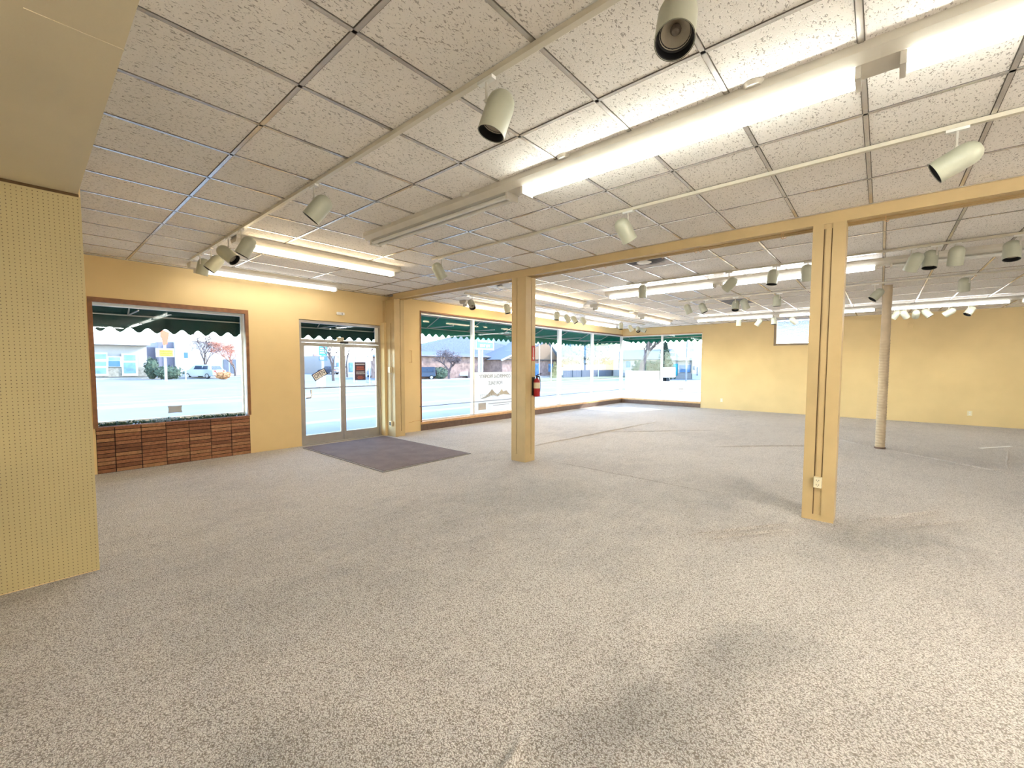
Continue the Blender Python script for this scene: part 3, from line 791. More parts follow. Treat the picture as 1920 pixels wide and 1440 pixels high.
fixture((13.85, 5.75, CEIL), 2.3, 'x', 'tube_warm', 'warm fixture of the front row nearest the right windows', FR)
fixture((8.35, 7.90, CEIL), 2.4, 'x', 'tube_warm', 'fixture tight above the front windows, left of the extinguisher column', FR)
fixture((10.95, 7.90, CEIL), 2.4, 'x', 'tube_white', 'fixture tight above the front windows, middle one of three', FR)
fixture((13.9, 7.90, CEIL), 2.4, 'x', 'tube_white', 'fixture tight above the front windows nearest the corner', FR)

# ------------------------------------------------------------ tracks
def track(name_label, a, b_, along):
    m = MB(); w2 = .018; h = .034
    if along == 'y': m.box(a[0]-w2, a[0]+w2, a[1], b_, CEIL-h, CEIL-.0055)
    else: m.box(a[0], b_, a[1]-w2, a[1]+w2, CEIL-h, CEIL-.0055)
    o = m.build('light_track', 'track_paint', bevel=.002); tag(o, name_label, 'track', 'ceiling light tracks')
track('pale light track nearest the pegboard wall', (1.71, -4.0), 7.98, 'y')
track('pale light track between the long fluorescent row and the beam', (4.06, -4.0), 5.15, 'y')
track('grey light track just beyond the beam, beside the middle fluorescent row', (7.75, -4.0), 3.82, 'y')
track('grey light track behind the middle fluorescent row', (10.66, -4.0), 3.86, 'y')
track('light track beyond the fluorescent row near the right wall', (15.2, -4.0), 3.9, 'y')
track('light track running beside the front windows', (6.40, 7.0), 15.8, 'x')
# ------------------------------------------------------------ track spotlights
PROTO = None
def make_spot():
    r = .077; Lb = .24
    body = MB().lathe([(0, .0), (.03, .004), (.054, .018), (.070, .042), (r, .075), (r, Lb), (r-.004, Lb), (r-.004, Lb-.01)], 28)
    inner = MB().lathe([(r-.001, Lb+.001), (r-.007, Lb-.004), (r-.008, .196), (.055, .190)], 28)
    refl = MB().lathe([(.060, .196), (.052, .172), (.036, .150), (.0, .140)], 24)
    bulb = MB().lathe([(.0, .186), (.014, .184), (.022, .172), (.018, .158), (.010, .142)], 16)
    return body, inner, refl, bulb
sb = make_spot(); SPM = {}
def spot(att, aim, label, group):
    # att = point on the track underside; aim = pointing direction
    aim = Vector(aim).normalized()
    e = empty('track_spotlight', att); tag(e, label, 'spotlight', group)
    if not SPM:
        b = MB(); b.box(-.016, .016, -.055, .055, -.018, .0); o1 = b.build('adapter', 'plastic_white', e)
        b = MB(); b.tube([(0, 0, -.018), (0, 0, -.115)], .007, 8); b.lathe([(0, -.128), (.011, -.125), (.011, -.108), (0, -.105)], 10); o2 = b.build('stem', 'white_metal', e, smooth=True)
        o3 = sb[0].build('shade', 'spot_paint', e, smooth=True); o4 = sb[1].build('baffle', 'black_inner', o3, smooth=True)
        o5 = sb[2].build('reflector', 'reflector', o3, smooth=True); o6 = sb[3].build('bulb', 'bulb_glass', o3, smooth=True)
        SPM.update(a=o1.data, s=o2.data, b=o3.data, i=o4.data, r=o5.data, u=o6.data)
    else:
        def mk(nm, me, par):
            o = bpy.data.objects.new(nm, me); COL.objects.link(o); o.parent = par; return o
        o1 = mk('adapter', SPM['a'], e); o2 = mk('stem', SPM['s'], e); o3 = mk('shade', SPM['b'], e)
        o4 = mk('baffle', SPM['i'], o3); o5 = mk('reflector', SPM['r'], o3); o6 = mk('bulb', SPM['u'], o3)
    if group in XTR: o1.rotation_euler = (0, 0, PI/2)
    # body hangs beside the swivel: centre below the stem end
    ctr = Vector((0, 0, -.195))
    sw = Vector((0, 0, -.12))
    u_ = sw - ctr; u_ -= aim*u_.dot(aim)
    if u_.length < .02: u_ = aim.orthogonal()
    u_.normalize()
    back = sw - u_*.077 - aim*.09
    o3.location = back; o3.rotation_euler = aim.to_track_quat('Z', 'Y').to_euler()
    return e
def aim_of(px, py, phi, tow):
    # direction in space of a lamp seen pointing at angle phi (clockwise from right, down = 90) and by tow towards the viewer
    d = ray(px, py).normalized(); a = (rt - d*rt.dot(d)).normalized(); v = -(up - d*up.dot(d)).normalized()
    s = math.sqrt(max(0, 1-tow*tow)); return (a*math.cos(math.radians(phi)) + v*math.sin(math.radians(phi)))*s - d*tow
XTR = ('spotlights on the track beside the front windows',)
TB = CEIL-.034
G1 = 'spotlights on the track nearest the pegboard wall'
for (y, px, py, phi, tow, lab) in [
    (.66, 1240, 45, 100, .88, 'large spotlight at the top edge pointing at the viewer'),
    (1.69, 918, 215, 112, .50, 'grey spotlight in front of the unlit tiles, its bulb visible, second nearest'),
    (3.80, 595, 387, 130, .12, 'spotlight hanging alone on the track, tilted to the lower left'),
    (5.69, 463, 455, 118, .12, 'spotlight overlapping the warm yellow fluorescent tube'),
    (6.16, 427, 470, 42, .5, 'spotlight with a black open mouth turned right in the cluster by the door wall'),
    (6.91, 402, 487, 130, .15, 'cream spotlight tilted lower left in the cluster by the door wall'),
    (7.45, 371, 492, 100, .02, 'upright spotlight at the far end of the track over the left window')]:
    spot((1.71, y, TB), aim_of(px, py, phi, tow), lab, G1)
G2 = 'spotlights on the track before the beam'
for (y, px, py, phi, tow, lab) in [
    (-.32, 1800, 300, 143, .15, 'spotlight at upper right pointing to the lower left'),
    (2.00, 1172, 432, 62, -.15, 'pale green grey spotlight above the beam, tilted to the right'),
    (4.94, 826, 507, 62, -.1, 'small spotlight at the far end of the track before the beam')]:
    spot((4.06, y, TB), aim_of(px, py, phi, tow), lab, G2)
G3 = 'spotlights on the track beyond the beam'
for (px, py, phi, tow, lab) in [
    (1208, 535, 92, .05, 'upright grey spotlight in front of the left end of the middle fluorescent row'),
    (1367, 515, 133, -.2, 'spotlight tilted lower left at the joint of the middle fluorescent row'),
    (1456, 503, 98, .28, 'spotlight with dark rim in front of the lit middle row'),
    (1515, 496, 90, -.1, 'spotlight partly hidden by the left edge of the nearest column'),
    (1709, 471, 112, -.2, 'pale spotlight right of the nearest column, leftmost of three'),
    (1757, 466, 95, .38, 'dark spotlight with a shining bulb, middle of the three right of the column'),
    (1791, 462, 96, -.1, 'pale spotlight right of the nearest column, rightmost of three'),
    (1914, 442, 92, .42, 'spotlight cut by the right edge of the photo')]:
    p = onX(px, py, 7.75); spot((7.75, p.y, TB), aim_of(px, py+15, phi, tow), lab, G3)
G4 = 'spotlights on the track behind the middle row'
for (px, py, phi, tow, lab) in [
    (1294, 566, 68, -.1, 'far spotlight at the left end of its track behind the middle row'),
    (1323, 563, 66, .15, 'far spotlight second from the left end of its track behind the middle row'),
    (1379, 560, 95, .5, 'far spotlight with a black open mouth beside the ceiling vent'),
    (1401, 557, 68, -.1, 'far spotlight just right of the open-mouthed one by the vent'),
    (1462, 550, 92, .1, 'far spotlight above the small high window'),
    (1641, 533, 128, .3, 'far spotlight tilted left beside the top of the round pole'),
    (1818, 518, 92, -.1, 'far pale spotlight hanging alone at right over the yellow wall')]:
    p = onX(px, py, 10.66); spot((10.66, p.y, TB), aim_of(px, py+15, phi, tow), lab, G4)
G5 = 'spotlights on the track near the right wall'
for (px, phi, tow, lab) in [
    (1388, 92, -.1, 'tiny upright spotlight against the yellow wall, leftmost of the far right track'),
    (1420, 125, 0, 'tiny spotlight tilted left against the yellow wall left of the small window'),
    (1454, 90, .2, 'tiny spotlight at the left edge of the small high window'),
    (1489, 45, -.3, 'tiny greenish spotlight in front of the small high window'),
    (1676, 125, -.1, 'tiny spotlight just right of the round pole'),
    (1698, 60, -.4, 'tiny spotlight seen from behind, second right of the round pole'),
    (1717, 100, -.8, 'tiny spotlight mostly hidden, third right of the round pole'),
    (1741, 50, .1, 'tiny spotlight with black rim tilted right below the far tube'),
    (1778, 140, -.1, 'tiny pale spotlight tilted left below the far tube'),
    (1815, 120, .45, 'tiny spotlight showing its bulb, rightmost below the far tube')]:
    d = ray(px, 594); y = d.y*(15.2/d.x); spot((15.2, y, TB), aim_of(px, 590, phi, tow), lab, G5)
for (px, phi, tow, lab) in [
    (885, 70, .7, 'spotlight facing the viewer above the front window left of the extinguisher column'),
    (955, 75, .2, 'spotlight half hidden behind the extinguisher column'),
    (1045, 92, .2, 'upright spotlight over the front window, first right of the extinguisher column'),
    (1065, 60, -.4, 'spotlight over the front window, second right of the extinguisher column'),
    (1079, 55, .2, 'spotlight with black mouth over the front window, third right of the extinguisher column'),
    (1096, 55, .05, 'spotlight over the front window, fourth right of the extinguisher column'),
    (1166, 92, .25, 'spotlight right before the window corner, its rim dark'),
    (1184, 60, -.3, 'pale spotlight just right of the window corner'),
    (1197, 80, .75, 'small spotlight right of the corner facing the viewer'),
    (1205, 20, .15, 'last spotlight at the right end of the front window track')]:
    d = ray(px, 590); x = d.x*(7.0/d.y); spot((x if px < 1205 else 15.62, 7.0, TB), aim_of(px, 600, phi, tow), lab, XTR[0])

# ------------------------------------------------------------ ceiling vents
def vent(x, y, sx, sy, label, mat='sooty_vent', c=.09):
    e = empty('ceiling_vent', (x, y, CEIL)); tag(e, label, 'vent')
    MB().box(-sx/2, sx/2, -sy/2, sy/2, -.0045, -.0002).build('panel', mat, e)
    MB().lathe([(0, -.05), (c, -.045), (c+.02, -.035), (c*.7, -.02), (c*.5, -.006)], 20).build('diffuser', 'sign_white', e, smooth=True)
vent(6.20, 2.78, .92, .58, 'ceiling vent with a white disc and black soot around it beyond the beam')
vent(6.30, 5.85, .5, .5, 'small pale ceiling vent seen left of the extinguisher column', 'white_metal')
vent(11.7, 5.62, .4, .35, 'small pale ceiling vent between the front fluorescent fixtures', 'white_metal')
vent(11.65, 2.80, .9, .58, 'grey ceiling vent behind the far spotlights', 'deck_grey', .05)

# ------------------------------------------------------------ for-sale banners in the windows
def banner(loc, rz, wd, z0, z1, label, full=True):
    e = empty('window_banner', loc, rz); tag(e, label, 'banner')
    MB().box(-wd/2, wd/2, 0, .004, z0, z1).build('vinyl', 'banner_vinyl', e)
    H = z1-z0; zc = (z0+z1)/2
    def tx(s, size, z, sx=1, x=0, mat='pole_grey'):
        return text('lettering', s, size, mat, e, (x, -.0015, z), (PI/2, 0, 0), .0006, -sx)   # printed on the street side, seen reversed
    if full:
        tx('COMMERCIAL PROPERTY', .15, z1-.13, .80, 0, 'stone_grey'); tx('FOR SALE', .15, z1-.33, .95, 0, 'stone_grey'); 
        tx('REALTY', .14, z0+.47, .95, -.42*wd/1.7); tx('OWN', .14, z0+.47, .9, .03*wd/1.7)
        b = MB(); pts = [(-.62, z1-.78), (-.45, z1-.72), (-.33, z1-.66), (-.2, z1-.56), (-.15, z1-.50), (-.05, z1-.60), (.08, z1-.68), (.2, z1-.60), (.27, z1-.52), (.34, z1-.60), (.48, z1-.57), (.6, z1-.68), (.7, z1-.72), (.5, z1-.70), (.34, z1-.68), (.2, z1-.70), (.08, z1-.74), (-.05, z1-.70), (-.2, z1-.70), (-.45, z1-.77)]
        k = wd/1.7
        b.prism([(x*k, z) for x, z in pts], 1, -.002, -.0005); b.build('mountain_line', 'grid_metal', e)
        b = MB(); b.box(-.70*k, -.40*k, -.002, -.0005, z0+.07, z0+.27); b.build('picture', 'grid_metal', e)
        b = MB(); b.box(-.3*k, .75*k, -.002, -.0005, z0+.22, z0+.24); b.box(-.1*k, .6*k, -.002, -.0005, z0+.16, z0+.175); b.build('small_print', 'grid_metal', e)
    else:
        b = MB()
        for s in (-1, 1): b.tube([(.45+s*.085+.075*math.cos(a*PI/8), -.001, zc+.13+.085*math.sin(a*PI/8)) for a in range(17)], .006, 5)
        b.build('ring_mark', 'stone_grey', e)
        b = MB(); b.box(-.1, .1, -.002, -.0005, zc+.05, zc+.08); b.box(-.05, .1, -.002, -.0005, zc-.02, zc+.0); b.box(.2, .6, -.002, -.0005, z0+.16, z0+.175); b.box(.15, .65, -.002, -.0005, z0+.08, z0+.095); b.build('small_print', 'stone_grey', e)
banner((9.28, YR+.117, 0), 0, 1.75, .27, 1.44, 'reversed COMMERCIAL PROPERTY FOR SALE banner in the front window')
banner((XR+.117, 7.80, 0), -PI/2, 1.55, .27, 1.42, 'reversed for-sale banner in the left pane of the right window')
banner((XR+.117, 6.13, 0), -PI/2, 1.50, .27, 1.0, 'pale low banner in the right pane of the right window', False)

# ------------------------------------------------------------ awnings outside
def awning(y0, axis, a0, a1, zt, out, drop, zv, mat, label, frame=True):
    e = empty('green_awning', (0, 0, 0)); tag(e, label, 'awning')
    def P(a, d, z): return (a, y0+d, z) if axis == 'x' else (y0+d, a, z)
    b = MB(); ze = zt-drop; th = .012
    for k in (0, 1):
        o = k*th
        b.quad(P(a0, .02, zt+o), P(a1, .02, zt+o), P(a1, out, ze+o), P(a0, out, ze+o))
    b.build('canopy', mat, e)
    b = MB(); n = int((a1-a0)/.03); wv = .25
    for i in range(n):
        u0, u1 = a0+(a1-a0)*i/n, a0+(a1-a0)*(i+1)/n
        f = lambda u: zv-.03+.045*(1+math.cos(2*PI*(u-a0)/wv))
        for k in (0, .006):
            b.quad(P(u0, out+k, ze+.01), P(u1, out+k, ze+.01), P(u1, out+k, f(u1)), P(u0, out+k, f(u0)))
    b.build('valance', mat, e)
    b = MB()
    for a in (a0, a1):
        b.quad(P(a, .02, zt), P(a, out, ze), P(a, out, zv+.03), P(a, .02, zv+.1))
        b.quad(P(a+.006, .02, zt), P(a+.006, out, ze), P(a+.006, out, zv+.03), P(a+.006, .02, zv+.1))
    b.build('end_panel', mat, e)
    if frame:
        b = MB(); b.tube([P(a0, out-.03, ze-.02), P(a1, out-.03, ze-.02)], .014, 6); b.tube([P(a0, out*.5, (zt+ze)/2-.03), P(a1, out*.5, (zt+ze)/2-.03)], .012, 6)
        n = max(2, int((a1-a0)/1.5))
        for i in range(n+1):
            a = a0+(a1-a0)*i/n; b.tube([P(a, .03, zt-.03), P(a, out-.03, ze-.02)], .012, 6); b.tube([P(a, .03, ze-.02), P(a, out-.03, ze-.02)], .012, 6)
        b.build('frame', 'alu', e)
YO = YL+T; XO = XR+T
awning(YO, 'x', -4, 2.98, 3.25, 1.1, .72, 2.24, 'awning_dark', 'dark green scalloped awning outside the left window')
awning(YO, 'x', 3.06, 5.95, 3.2, 1.0, .68, 2.27, 'awning_dark', 'dark green awning outside above the double door')
awning(YR+T, 'x', 6.1, XO, 3.3, 1.25, .56, 2.50, 'awning_green', 'green scalloped awning outside the big front windows')
awning(XO, 'y', 5.0, YR+T, 3.3, 1.0, .42, 2.68, 'awning_green', 'green scalloped awning outside the right window')

# ------------------------------------------------------------ outdoors: ground
struct(MB().box(-60, 190, -60, 260, -.35, -.14).build('road', 'asphalt'))
b = MB(); b.box(-60, XO+3.4, YO, 12.6, -.14, -.02); b.box(XO, XO+3.4, -60, YO, -.14, -.02)
struct(b.build('sidewalk', 'concrete'))
b = MB(); b.box(-60, 60, 16.4, 16.55, -.14, -.135); b.box(-60, 60, 26.5, 26.7, -.14, -.134); b.box(-60, 14, 23.2, 24.6, -.14, -.136)
struct(b.build('trim_5', 'road_line'))
# far kerbs
b = MB(); b.box(22, 60, 37.4, 38.4, -.14, .02); b.box(-60, 20, 64, 66, -.14, .02)
struct(b.build('far_sidewalk', 'concrete'))

# ---- buildings across the street
def P2(px, py, Y): p = onY(px, py, Y); return p.x, p.z
def bpart(mb_boxes, name, mat, parent):
    b = MB()
    for q in mb_boxes: b.box(*q)
    return b.build(name, mat, parent)
def rect_on(px0, py0, px1, py1, Y, d0=-.08, d1=0.0):
    xa, za = P2(px0, py1, Y); xb, zb_ = P2(px1, py0, Y); return (xa, xb, Y+d0, Y+d1, za, zb_)
YB1 = 66.0
bk = empty('flat_roof_building', (P2(220, 700, YB1)[0], YB1, 0)); tag(bk, 'low pale building with a deep flat fascia across the street at left', 'building')
bk.location = (0, 0, 0)
xa = P2(120, 700, YB1)[0]; xb = P2(277, 700, YB1)[0]; ztop = P2(220, 626, YB1)[1]; zf = P2(220, 647, YB1)[1]
bpart([(xa, xb, YB1, YB1+14, -.14, zf)], 'wall', 'stucco_pale', bk)
bpart([(xa, P2(284, 700, YB1-1.2)[0], YB1-1.3, YB1+14.5, zf, ztop)], 'fascia', 'stucco_white', bk)
bpart([rect_on(178, 689, 277, 707, YB1, -.2, 0)], 'stone_base', 'stone_grey', bk)
for (q, inner) in (((176, 661, 201, 705), [(179, 664, 199, 673), (179, 678, 199, 686), (179, 690, 199, 701)]), ((202, 668, 227, 688), [(204, 670, 225, 676)]), ((229, 663, 257, 705), [(233, 666, 254, 676), (233, 680, 254, 700)])):
    f = bpart([rect_on(q[0], q[1], q[2], q[3], YB1-.2, -.12, 0)], 'window_frame', 'stucco_white', bk)
    b = MB()
    for r_ in inner: b.box(*rect_on(*r_, YB1-.32, -.03, 0))
    b.build('pane', 'win_blue', f)
bpart([rect_on(204, 677, 225, 687, YB1-.32, -.04, 0)], 'blue_panel', 'sign_blue', bk)
# building 2
Y2 = 78.0
b2 = empty('white_wall_building'); tag(b2, 'white rendered building behind the bare trees across the street', 'building')
xa = P2(300, 690, Y2)[0]; xm_ = P2(329, 690, Y2)[0]; xb = P2(520, 690, Y2)[0]
bpart([(xm_, xb, Y2, Y2+18, -.14, P2(400, 641, Y2)[1])], 'wall', 'stucco_white', b2)
bpart([(xa, xm_, Y2+.6, Y2+18, -.14, P2(315, 641, Y2)[1])], 'side_wing', 'stucco_lilac', b2)
bpart([(P2(279, 690, Y2)[0], xa, Y2+3, Y2+18, -.14, P2(290, 650, Y2)[1])], 'low_wing', 'stucco_lilac', b2)
b = MB()
for (a, c_) in ((420, 428), (433, 442), (470, 480), (500, 509)): b.box(*rect_on(a, 674, c_, 700, Y2, -.1, .0))
b.build('dark_opening', 'fence_grey', b2)
# arrow sign with readerboard
gp = G(310, 704, -.1); gp = Vector((gp.x*.62/gp.y*gp.y, gp.y, 0)) if False else onY(311, 700, 56.0)
ys = 56.0
sg2 = empty('arrow_sign', (0, 0, 0)); tag(sg2, 'orange arrow sign over a yellow letter board on a white pole', 'sign')
X0, Z0 = P2(308, 700, ys); 
MB().tube([(X0+.15, ys+.15, -.14), (X0+.15, ys+.15, P2(310, 640, ys)[1])], .12, 8).build('pole', 'stucco_white', sg2)
b = MB(); pts = [(300, 617), (317, 624), (315, 636), (313, 646), (306, 647), (303, 634), (300, 630)]
b.prism([P2(a, c_, ys) for a, c_ in pts][::-1], 1, ys-.15, ys+.1); b.build('arrow', 'sign_orange', sg2)
f = bpart([rect_on(293, 654, 326, 669, ys, -.1, .2)], 'board', 'sign_white', sg2)
bpart([rect_on(299, 656, 324, 668, ys-.1, -.03, 0)], 'yellow_face', 'sign_yellow', f)
b = MB(); rr = random.Random(8)
for (y_, x_0, x_1) in ((659, 301, 323), (663, 301, 323), (666, 303, 318)):
    x = x_0
    while x < x_1: b.box(*rect_on(x, y_-1.0, x+.9, y_+.8, ys-.14, -.01, 0)); x += rr.uniform(1.4, 2.2)
b.build('letter_rows', 'ink_black', f)

# ---- vegetation
def tree(base, H, spread, seed, label, name='bare_tree', bark='bark', twig='twig', leaves=None, trunk_r=.14, levels=5, fork=.3, nleaf=0, lsize=.18):
    e = empty(name, (base[0], base[1], -.14)); tag(e, label, 'tree')
    rr = random.Random(seed); tk = MB(); tw = MB(); tips = []
    def br(p, d, L, r, lv):
        n = 3; pts = [p]; q = p
        for k in range(n):
            d2 = (d + Vector((rr.uniform(-1, 1), rr.uniform(-1, 1), rr.uniform(-.4, .6)))*.16).normalized(); q = q + d2*(L/n); pts.append(q); d = d2
        (tk if lv <= 1 else tw).tube(pts, [r*(1-.3*k/n) for k in range(n+1)], 6 if lv <= 1 else 4, cap=False)
        if lv >= levels: tips.append(q); return
        for k in range(3 if lv < levels-1 else 3):
            a = rr.uniform(0, 2*PI); s = rr.uniform(.35, .85)*spread
            nd = (d + Vector((math.cos(a)*s, math.sin(a)*s, rr.uniform(-.1, .35)))).normalized()
            br(pts[-1] if k else pts[-2], nd, L*rr.uniform(.62, .85), r*.58, lv+1)
    br(Vector((0, 0, 0)), Vector((0, 0, 1)), H*fork, trunk_r, 0)
    # scale crown to the wished height
    zmax = max(v[2] for v in tw.v); k = H/zmax
    for mb in (tk, tw): mb.v = [(x*k, y*k, z*k) for x, y, z in mb.v]
    tk.build('trunk', bark, e); tw.build('twigs', twig, e)
    if leaves:
        b = MB(); 
        for i, t_ in enumerate(tips):
            t_ = t_*k
            b.leaves(t_, .5*H/8, .5*H/8, .4*H/8, nleaf, lsize, seed*100+i)
        b.build('foliage', leaves, e)
    return e
def shrub(c, rx, ry, rz, n, size, mat, label, name='shrub', seed=1, cat='shrub'):
    e = empty(name, (c[0], c[1], -.14)); tag(e, label, cat)
    core = MB().blob((0, 0, rz*.95), 1, seed, rx*.82, ry*.82, rz*.86, 12, 8, .12); core.build('core', mat, e)
    b = MB(); b.leaves((0, 0, rz), rx, ry, rz, n, size, seed); b.build('foliage', mat, e)
    return e
def at(px, Y): p = onY(px, 700, Y); return (p.x, Y)
def hgt(px, py, Y): return onY(px, py, Y).z
tree(at(386, 73), hgt(382, 618, 73)+.3, 1.25, 11, 'wide bare tree with fine twigs behind the silver car', twig='twig', trunk_r=.16, levels=6, leaves='twig', nleaf=2, lsize=.09)
tree(at(441, 70), hgt(441, 640, 70)+.2, 1.0, 12, 'smaller reddish bare tree at the right edge of the left window', twig='twig_rust', trunk_r=.13, levels=6, leaves='twig_rust', nleaf=2, lsize=.09)
shrub(at(316, 62), 1.5, .9, .8, 320, .18, 'leaf_dark', 'green rounded shrub below the yellow letter board', seed=21)
shrub(at(285, 63), .7, .6, 1.3, 260, .16, 'leaf_dark', 'dark upright bush at the corner of the flat roofed building', seed=22)
shrub(at(418, 58), .9, .6, .5, 200, .12, 'leaf_rust', 'rust brown low shrub right of the silver car', seed=23)
# parking sign
pk = empty('parking_sign'); tag(pk, 'blue disabled parking sign on a thin post left of the silver car', 'sign'); yk = 58.0
x_, _ = P2(348.3, 700, yk); MB().tube([(x_, yk+.05, -.14), (x_, yk+.05, hgt(348, 661, yk))], .05, 6).build('post', 'pole_grey', pk)
bpart([rect_on(345, 661, 352, 671, yk, -.04, 0)], 'blue_plate', 'sign_blue', pk); bpart([rect_on(346, 673, 351, 679, yk, -.04, 0)], 'white_plate', 'sign_white', pk)

# ---- cars
def car(loc, rz, paint, label, kind='suv', s=1.0, name='parked_car', spare=False):
    e = empty(name, (loc[0], loc[1], -.14), rz); e.scale = (s, s, s); tag(e, label, 'car')
    if kind == 'suv': prof = [(-2.3, .38), (-2.32, .85), (-2.25, 1.05), (-1.95, 1.12), (-1.75, 1.6), (-1.45, 1.70), (.25, 1.70), (.75, 1.55), (1.25, 1.08), (2.1, .95), (2.3, .78), (2.32, .4), (1.9, .3), (-1.9, .3)]
    elif kind == 'van': prof = [(-2.4, .35), (-2.42, 1.1), (-2.3, 1.85), (-1.9, 1.93), (.6, 1.93), (1.2, 1.55), (1.5, 1.15), (2.3, 1.02), (2.45, .8), (2.45, .4), (2, .3), (-2, .3)]
    else: prof = [(-2.0, .5), (-2.02, 1.0), (-1.98, 1.85), (-1.8, 1.9), (.35, 1.88), (.75, 1.25), (1.9, 1.1), (1.95, .8), (1.95, .5), (1.5, .42), (-1.5, .42)]
    W = .9; b = MB()
    # body with tumblehome: wide up to the waist, narrower roof
    n = len(prof); waist = 1.08
    base = 0; rings = []
    for yy, f in ((-1, 1), (1, 1)):
        ring = []
        for (x, z) in prof:
            wy = W*(1 if z <= waist+.05 else 1-.22*(z-waist)/.7); ring.append(len(b.v)); b.v.append((x, yy*wy, z))
        rings.append(ring)
    b.f.append(tuple(rings[0])); b.f.append(tuple(rings[1][::-1])); b.mi += [0, 0]
    for k in range(n): b.f.append((rings[0][k], rings[0][(k+1) % n], rings[1][(k+1) % n], rings[1][k])); b.mi.append(0)
    b.build('body', paint, e, bevel=.04)
    zt_ = max(z for _, z in prof)
    b = MB(); xr = (-1.65, .15) if kind == 'suv' else ((-2.1, .5) if kind == 'van' else (-1.8, .2))
    for sgn in (-1, 1):
        yb, yt = sgn*(W+.004), sgn*(W*(1-.22*(zt_-.14-waist)/.7)+.006)
        mid = (xr[0]+xr[1])/2
        for (a, c_) in ((xr[0]+.1, mid-.05), (mid+.05, xr[1]+.25)):
            b.quad((a, yb, 1.14), (c_+.12, yb, 1.14), (c_, yt, zt_-.14), (a+.08, yt, zt_-.14))
    rear = [(x, z) for x, z in prof if x < -1.2 and z > .9]
    xa_ = prof[2][0] if kind != 'suv' else -1.97; 
    if kind == 'suv': b.quad((-1.99, -.72, 1.14), (-1.99, .72, 1.14), (-1.79, .62, 1.56), (-1.79, -.62, 1.56)); b.quad((1.22, -.75, 1.13), (1.22, .75, 1.13), (.80, .62, 1.53), (.80, -.62, 1.53))
    else:
        b.quad((xa_-.08, -.7, 1.25), (xa_-.08, .7, 1.25), (xa_-.01, .62, 1.75), (xa_-.01, -.62, 1.75)); q = [(x, z) for x, z in prof if x > .3 and z > 1.0]
        (xa2, za2), (xb2, zb2) = q[0], q[1]; b.quad((xa2+.04, -.62, za2-.04), (xa2+.04, .62, za2-.04), (xb2+.03, .74, zb2+.05), (xb2+.03, -.74, zb2+.05))
    b.build('windows', 'car_glass', e)
    for sx in (-1.4, 1.45):
        for sgn in (-1, 1):
            wh = MB().lathe([(0, -.11), (.30, -.11), (.34, -.08), (.34, .08), (.30, .11), (0, .11)], 18, (sx, sgn*.80, .34), Matrix.Rotation(PI/2, 3, 'X')).build('wheel', 'rubber', e)
            MB().lathe([(0, -.012), (.2, -.012), (.21, 0), (.2, .012), (0, .012)], 14, (sx, sgn*.915, .34), Matrix.Rotation(PI/2, 3, 'X')).build('hubcap', 'alu', wh)
    b = MB(); xr_ = prof[1][0]
    for sgn in (-1, 1): b.box(xr_-.03, xr_+.1, sgn*.6-.14, sgn*.6+.14, .82, 1.02)
    b.build('tail_lights', 'tail_red', e)
    b = MB(); xf = max(x for x, _ in prof)
    for sgn in (-1, 1): b.box(xf-.12, xf+.02, sgn*.62-.15, sgn*.62+.15, .68, .82)
    b.build('headlights', 'sign_white', e)
    MB().box(xr_-.035, xr_+.02, -.22, .22, .62, .74).build('number_plate', 'sign_white', e)
    if spare:
        MB().lathe([(0, -.1), (.33, -.1), (.36, -.05), (.36, .05), (.33, .1), (0, .1)], 18, (xr_-.12, .05, 1.1), Matrix.Rotation(PI/2, 3, 'Y')).build('spare_wheel', 'rubber', e)
    return e
g_ = lambda a, c_: G(a, c_, -.14)
car(g_(383, 709.5), PI*.66, 'car_silver', 'silver crossover parked across the street, seen through the left window')
car(g_(587, 698), PI*.95, 'car_silver', 'distant silver car at the left pane of the double door', 'suv', .85)
car(g_(617, 702), PI*.60, 'car_dark', 'dark blue car behind the OPEN sign', 'suv', .85)
car(g_(703, 707.5), PI*.38, 'car_blue', 'blue car at the right edge of the right door glass', 'suv', .9)
car(g_(866, 708.5), PI*1.27, 'car_white', 'white car parked by the stone house in the front window', 'suv', .85)
car(g_(791, 711.5), PI*.80, 'car_dark', 'dark off-road car with a spare wheel at the left edge of the big window', 'jeep', .8, spare=True)

# ---- door view
tw_ = empty('pale_tower_building'); tag(tw_, 'pale building seen through the left pane of the double door', 'building'); yt_ = 92.0
bpart([(P2(545, 690, yt_)[0], P2(575, 690, yt_)[0], yt_, yt_+15, -.14, hgt(565, 640, yt_))], 'wall', 'stucco_white', tw_)
bpart([(P2(575, 690, yt_)[0], P2(600, 690, yt_)[0], yt_+1, yt_+15, -.14, hgt(590, 662, yt_))], 'side_wall', 'stucco_pale', tw_)
bpart([rect_on(577, 672, 586, 697, yt_+1, -.1, 0)], 'dark_doorway', 'fence_grey', tw_)
bpart([rect_on(588, 664, 597, 686, yt_+1, -.1, 0)], 'pink_panel', 'stone_pink', tw_)
b3 = empty('white_block_building'); tag(b3, 'low white building behind the trees seen through the right door pane', 'building'); y3 = 74.0
bpart([(P2(628, 690, y3)[0], P2(760, 690, y3)[0], y3, y3+15, -.14, hgt(690, 668, y3))], 'wall', 'stucco_pale', b3)
bpart([rect_on(632, 680, 640, 697, y3, -.1, 0), rect_on(655, 680, 662, 697, y3, -.1, 0), rect_on(700, 676, 712, 690, y3, -.1, 0)], 'windows', 'win_blue', b3)
ts = empty('teal_pylon_sign'); tag(ts, 'teal pylon sign with a lower blue board left of the door mullion', 'sign'); y4 = 50.0
x_ = P2(606, 690, y4)[0]; MB().box(x_-.1, x_+.1, y4+.02, y4+.2, -.14, hgt(606, 655, y4)).build('post', 'pole_grey', ts)
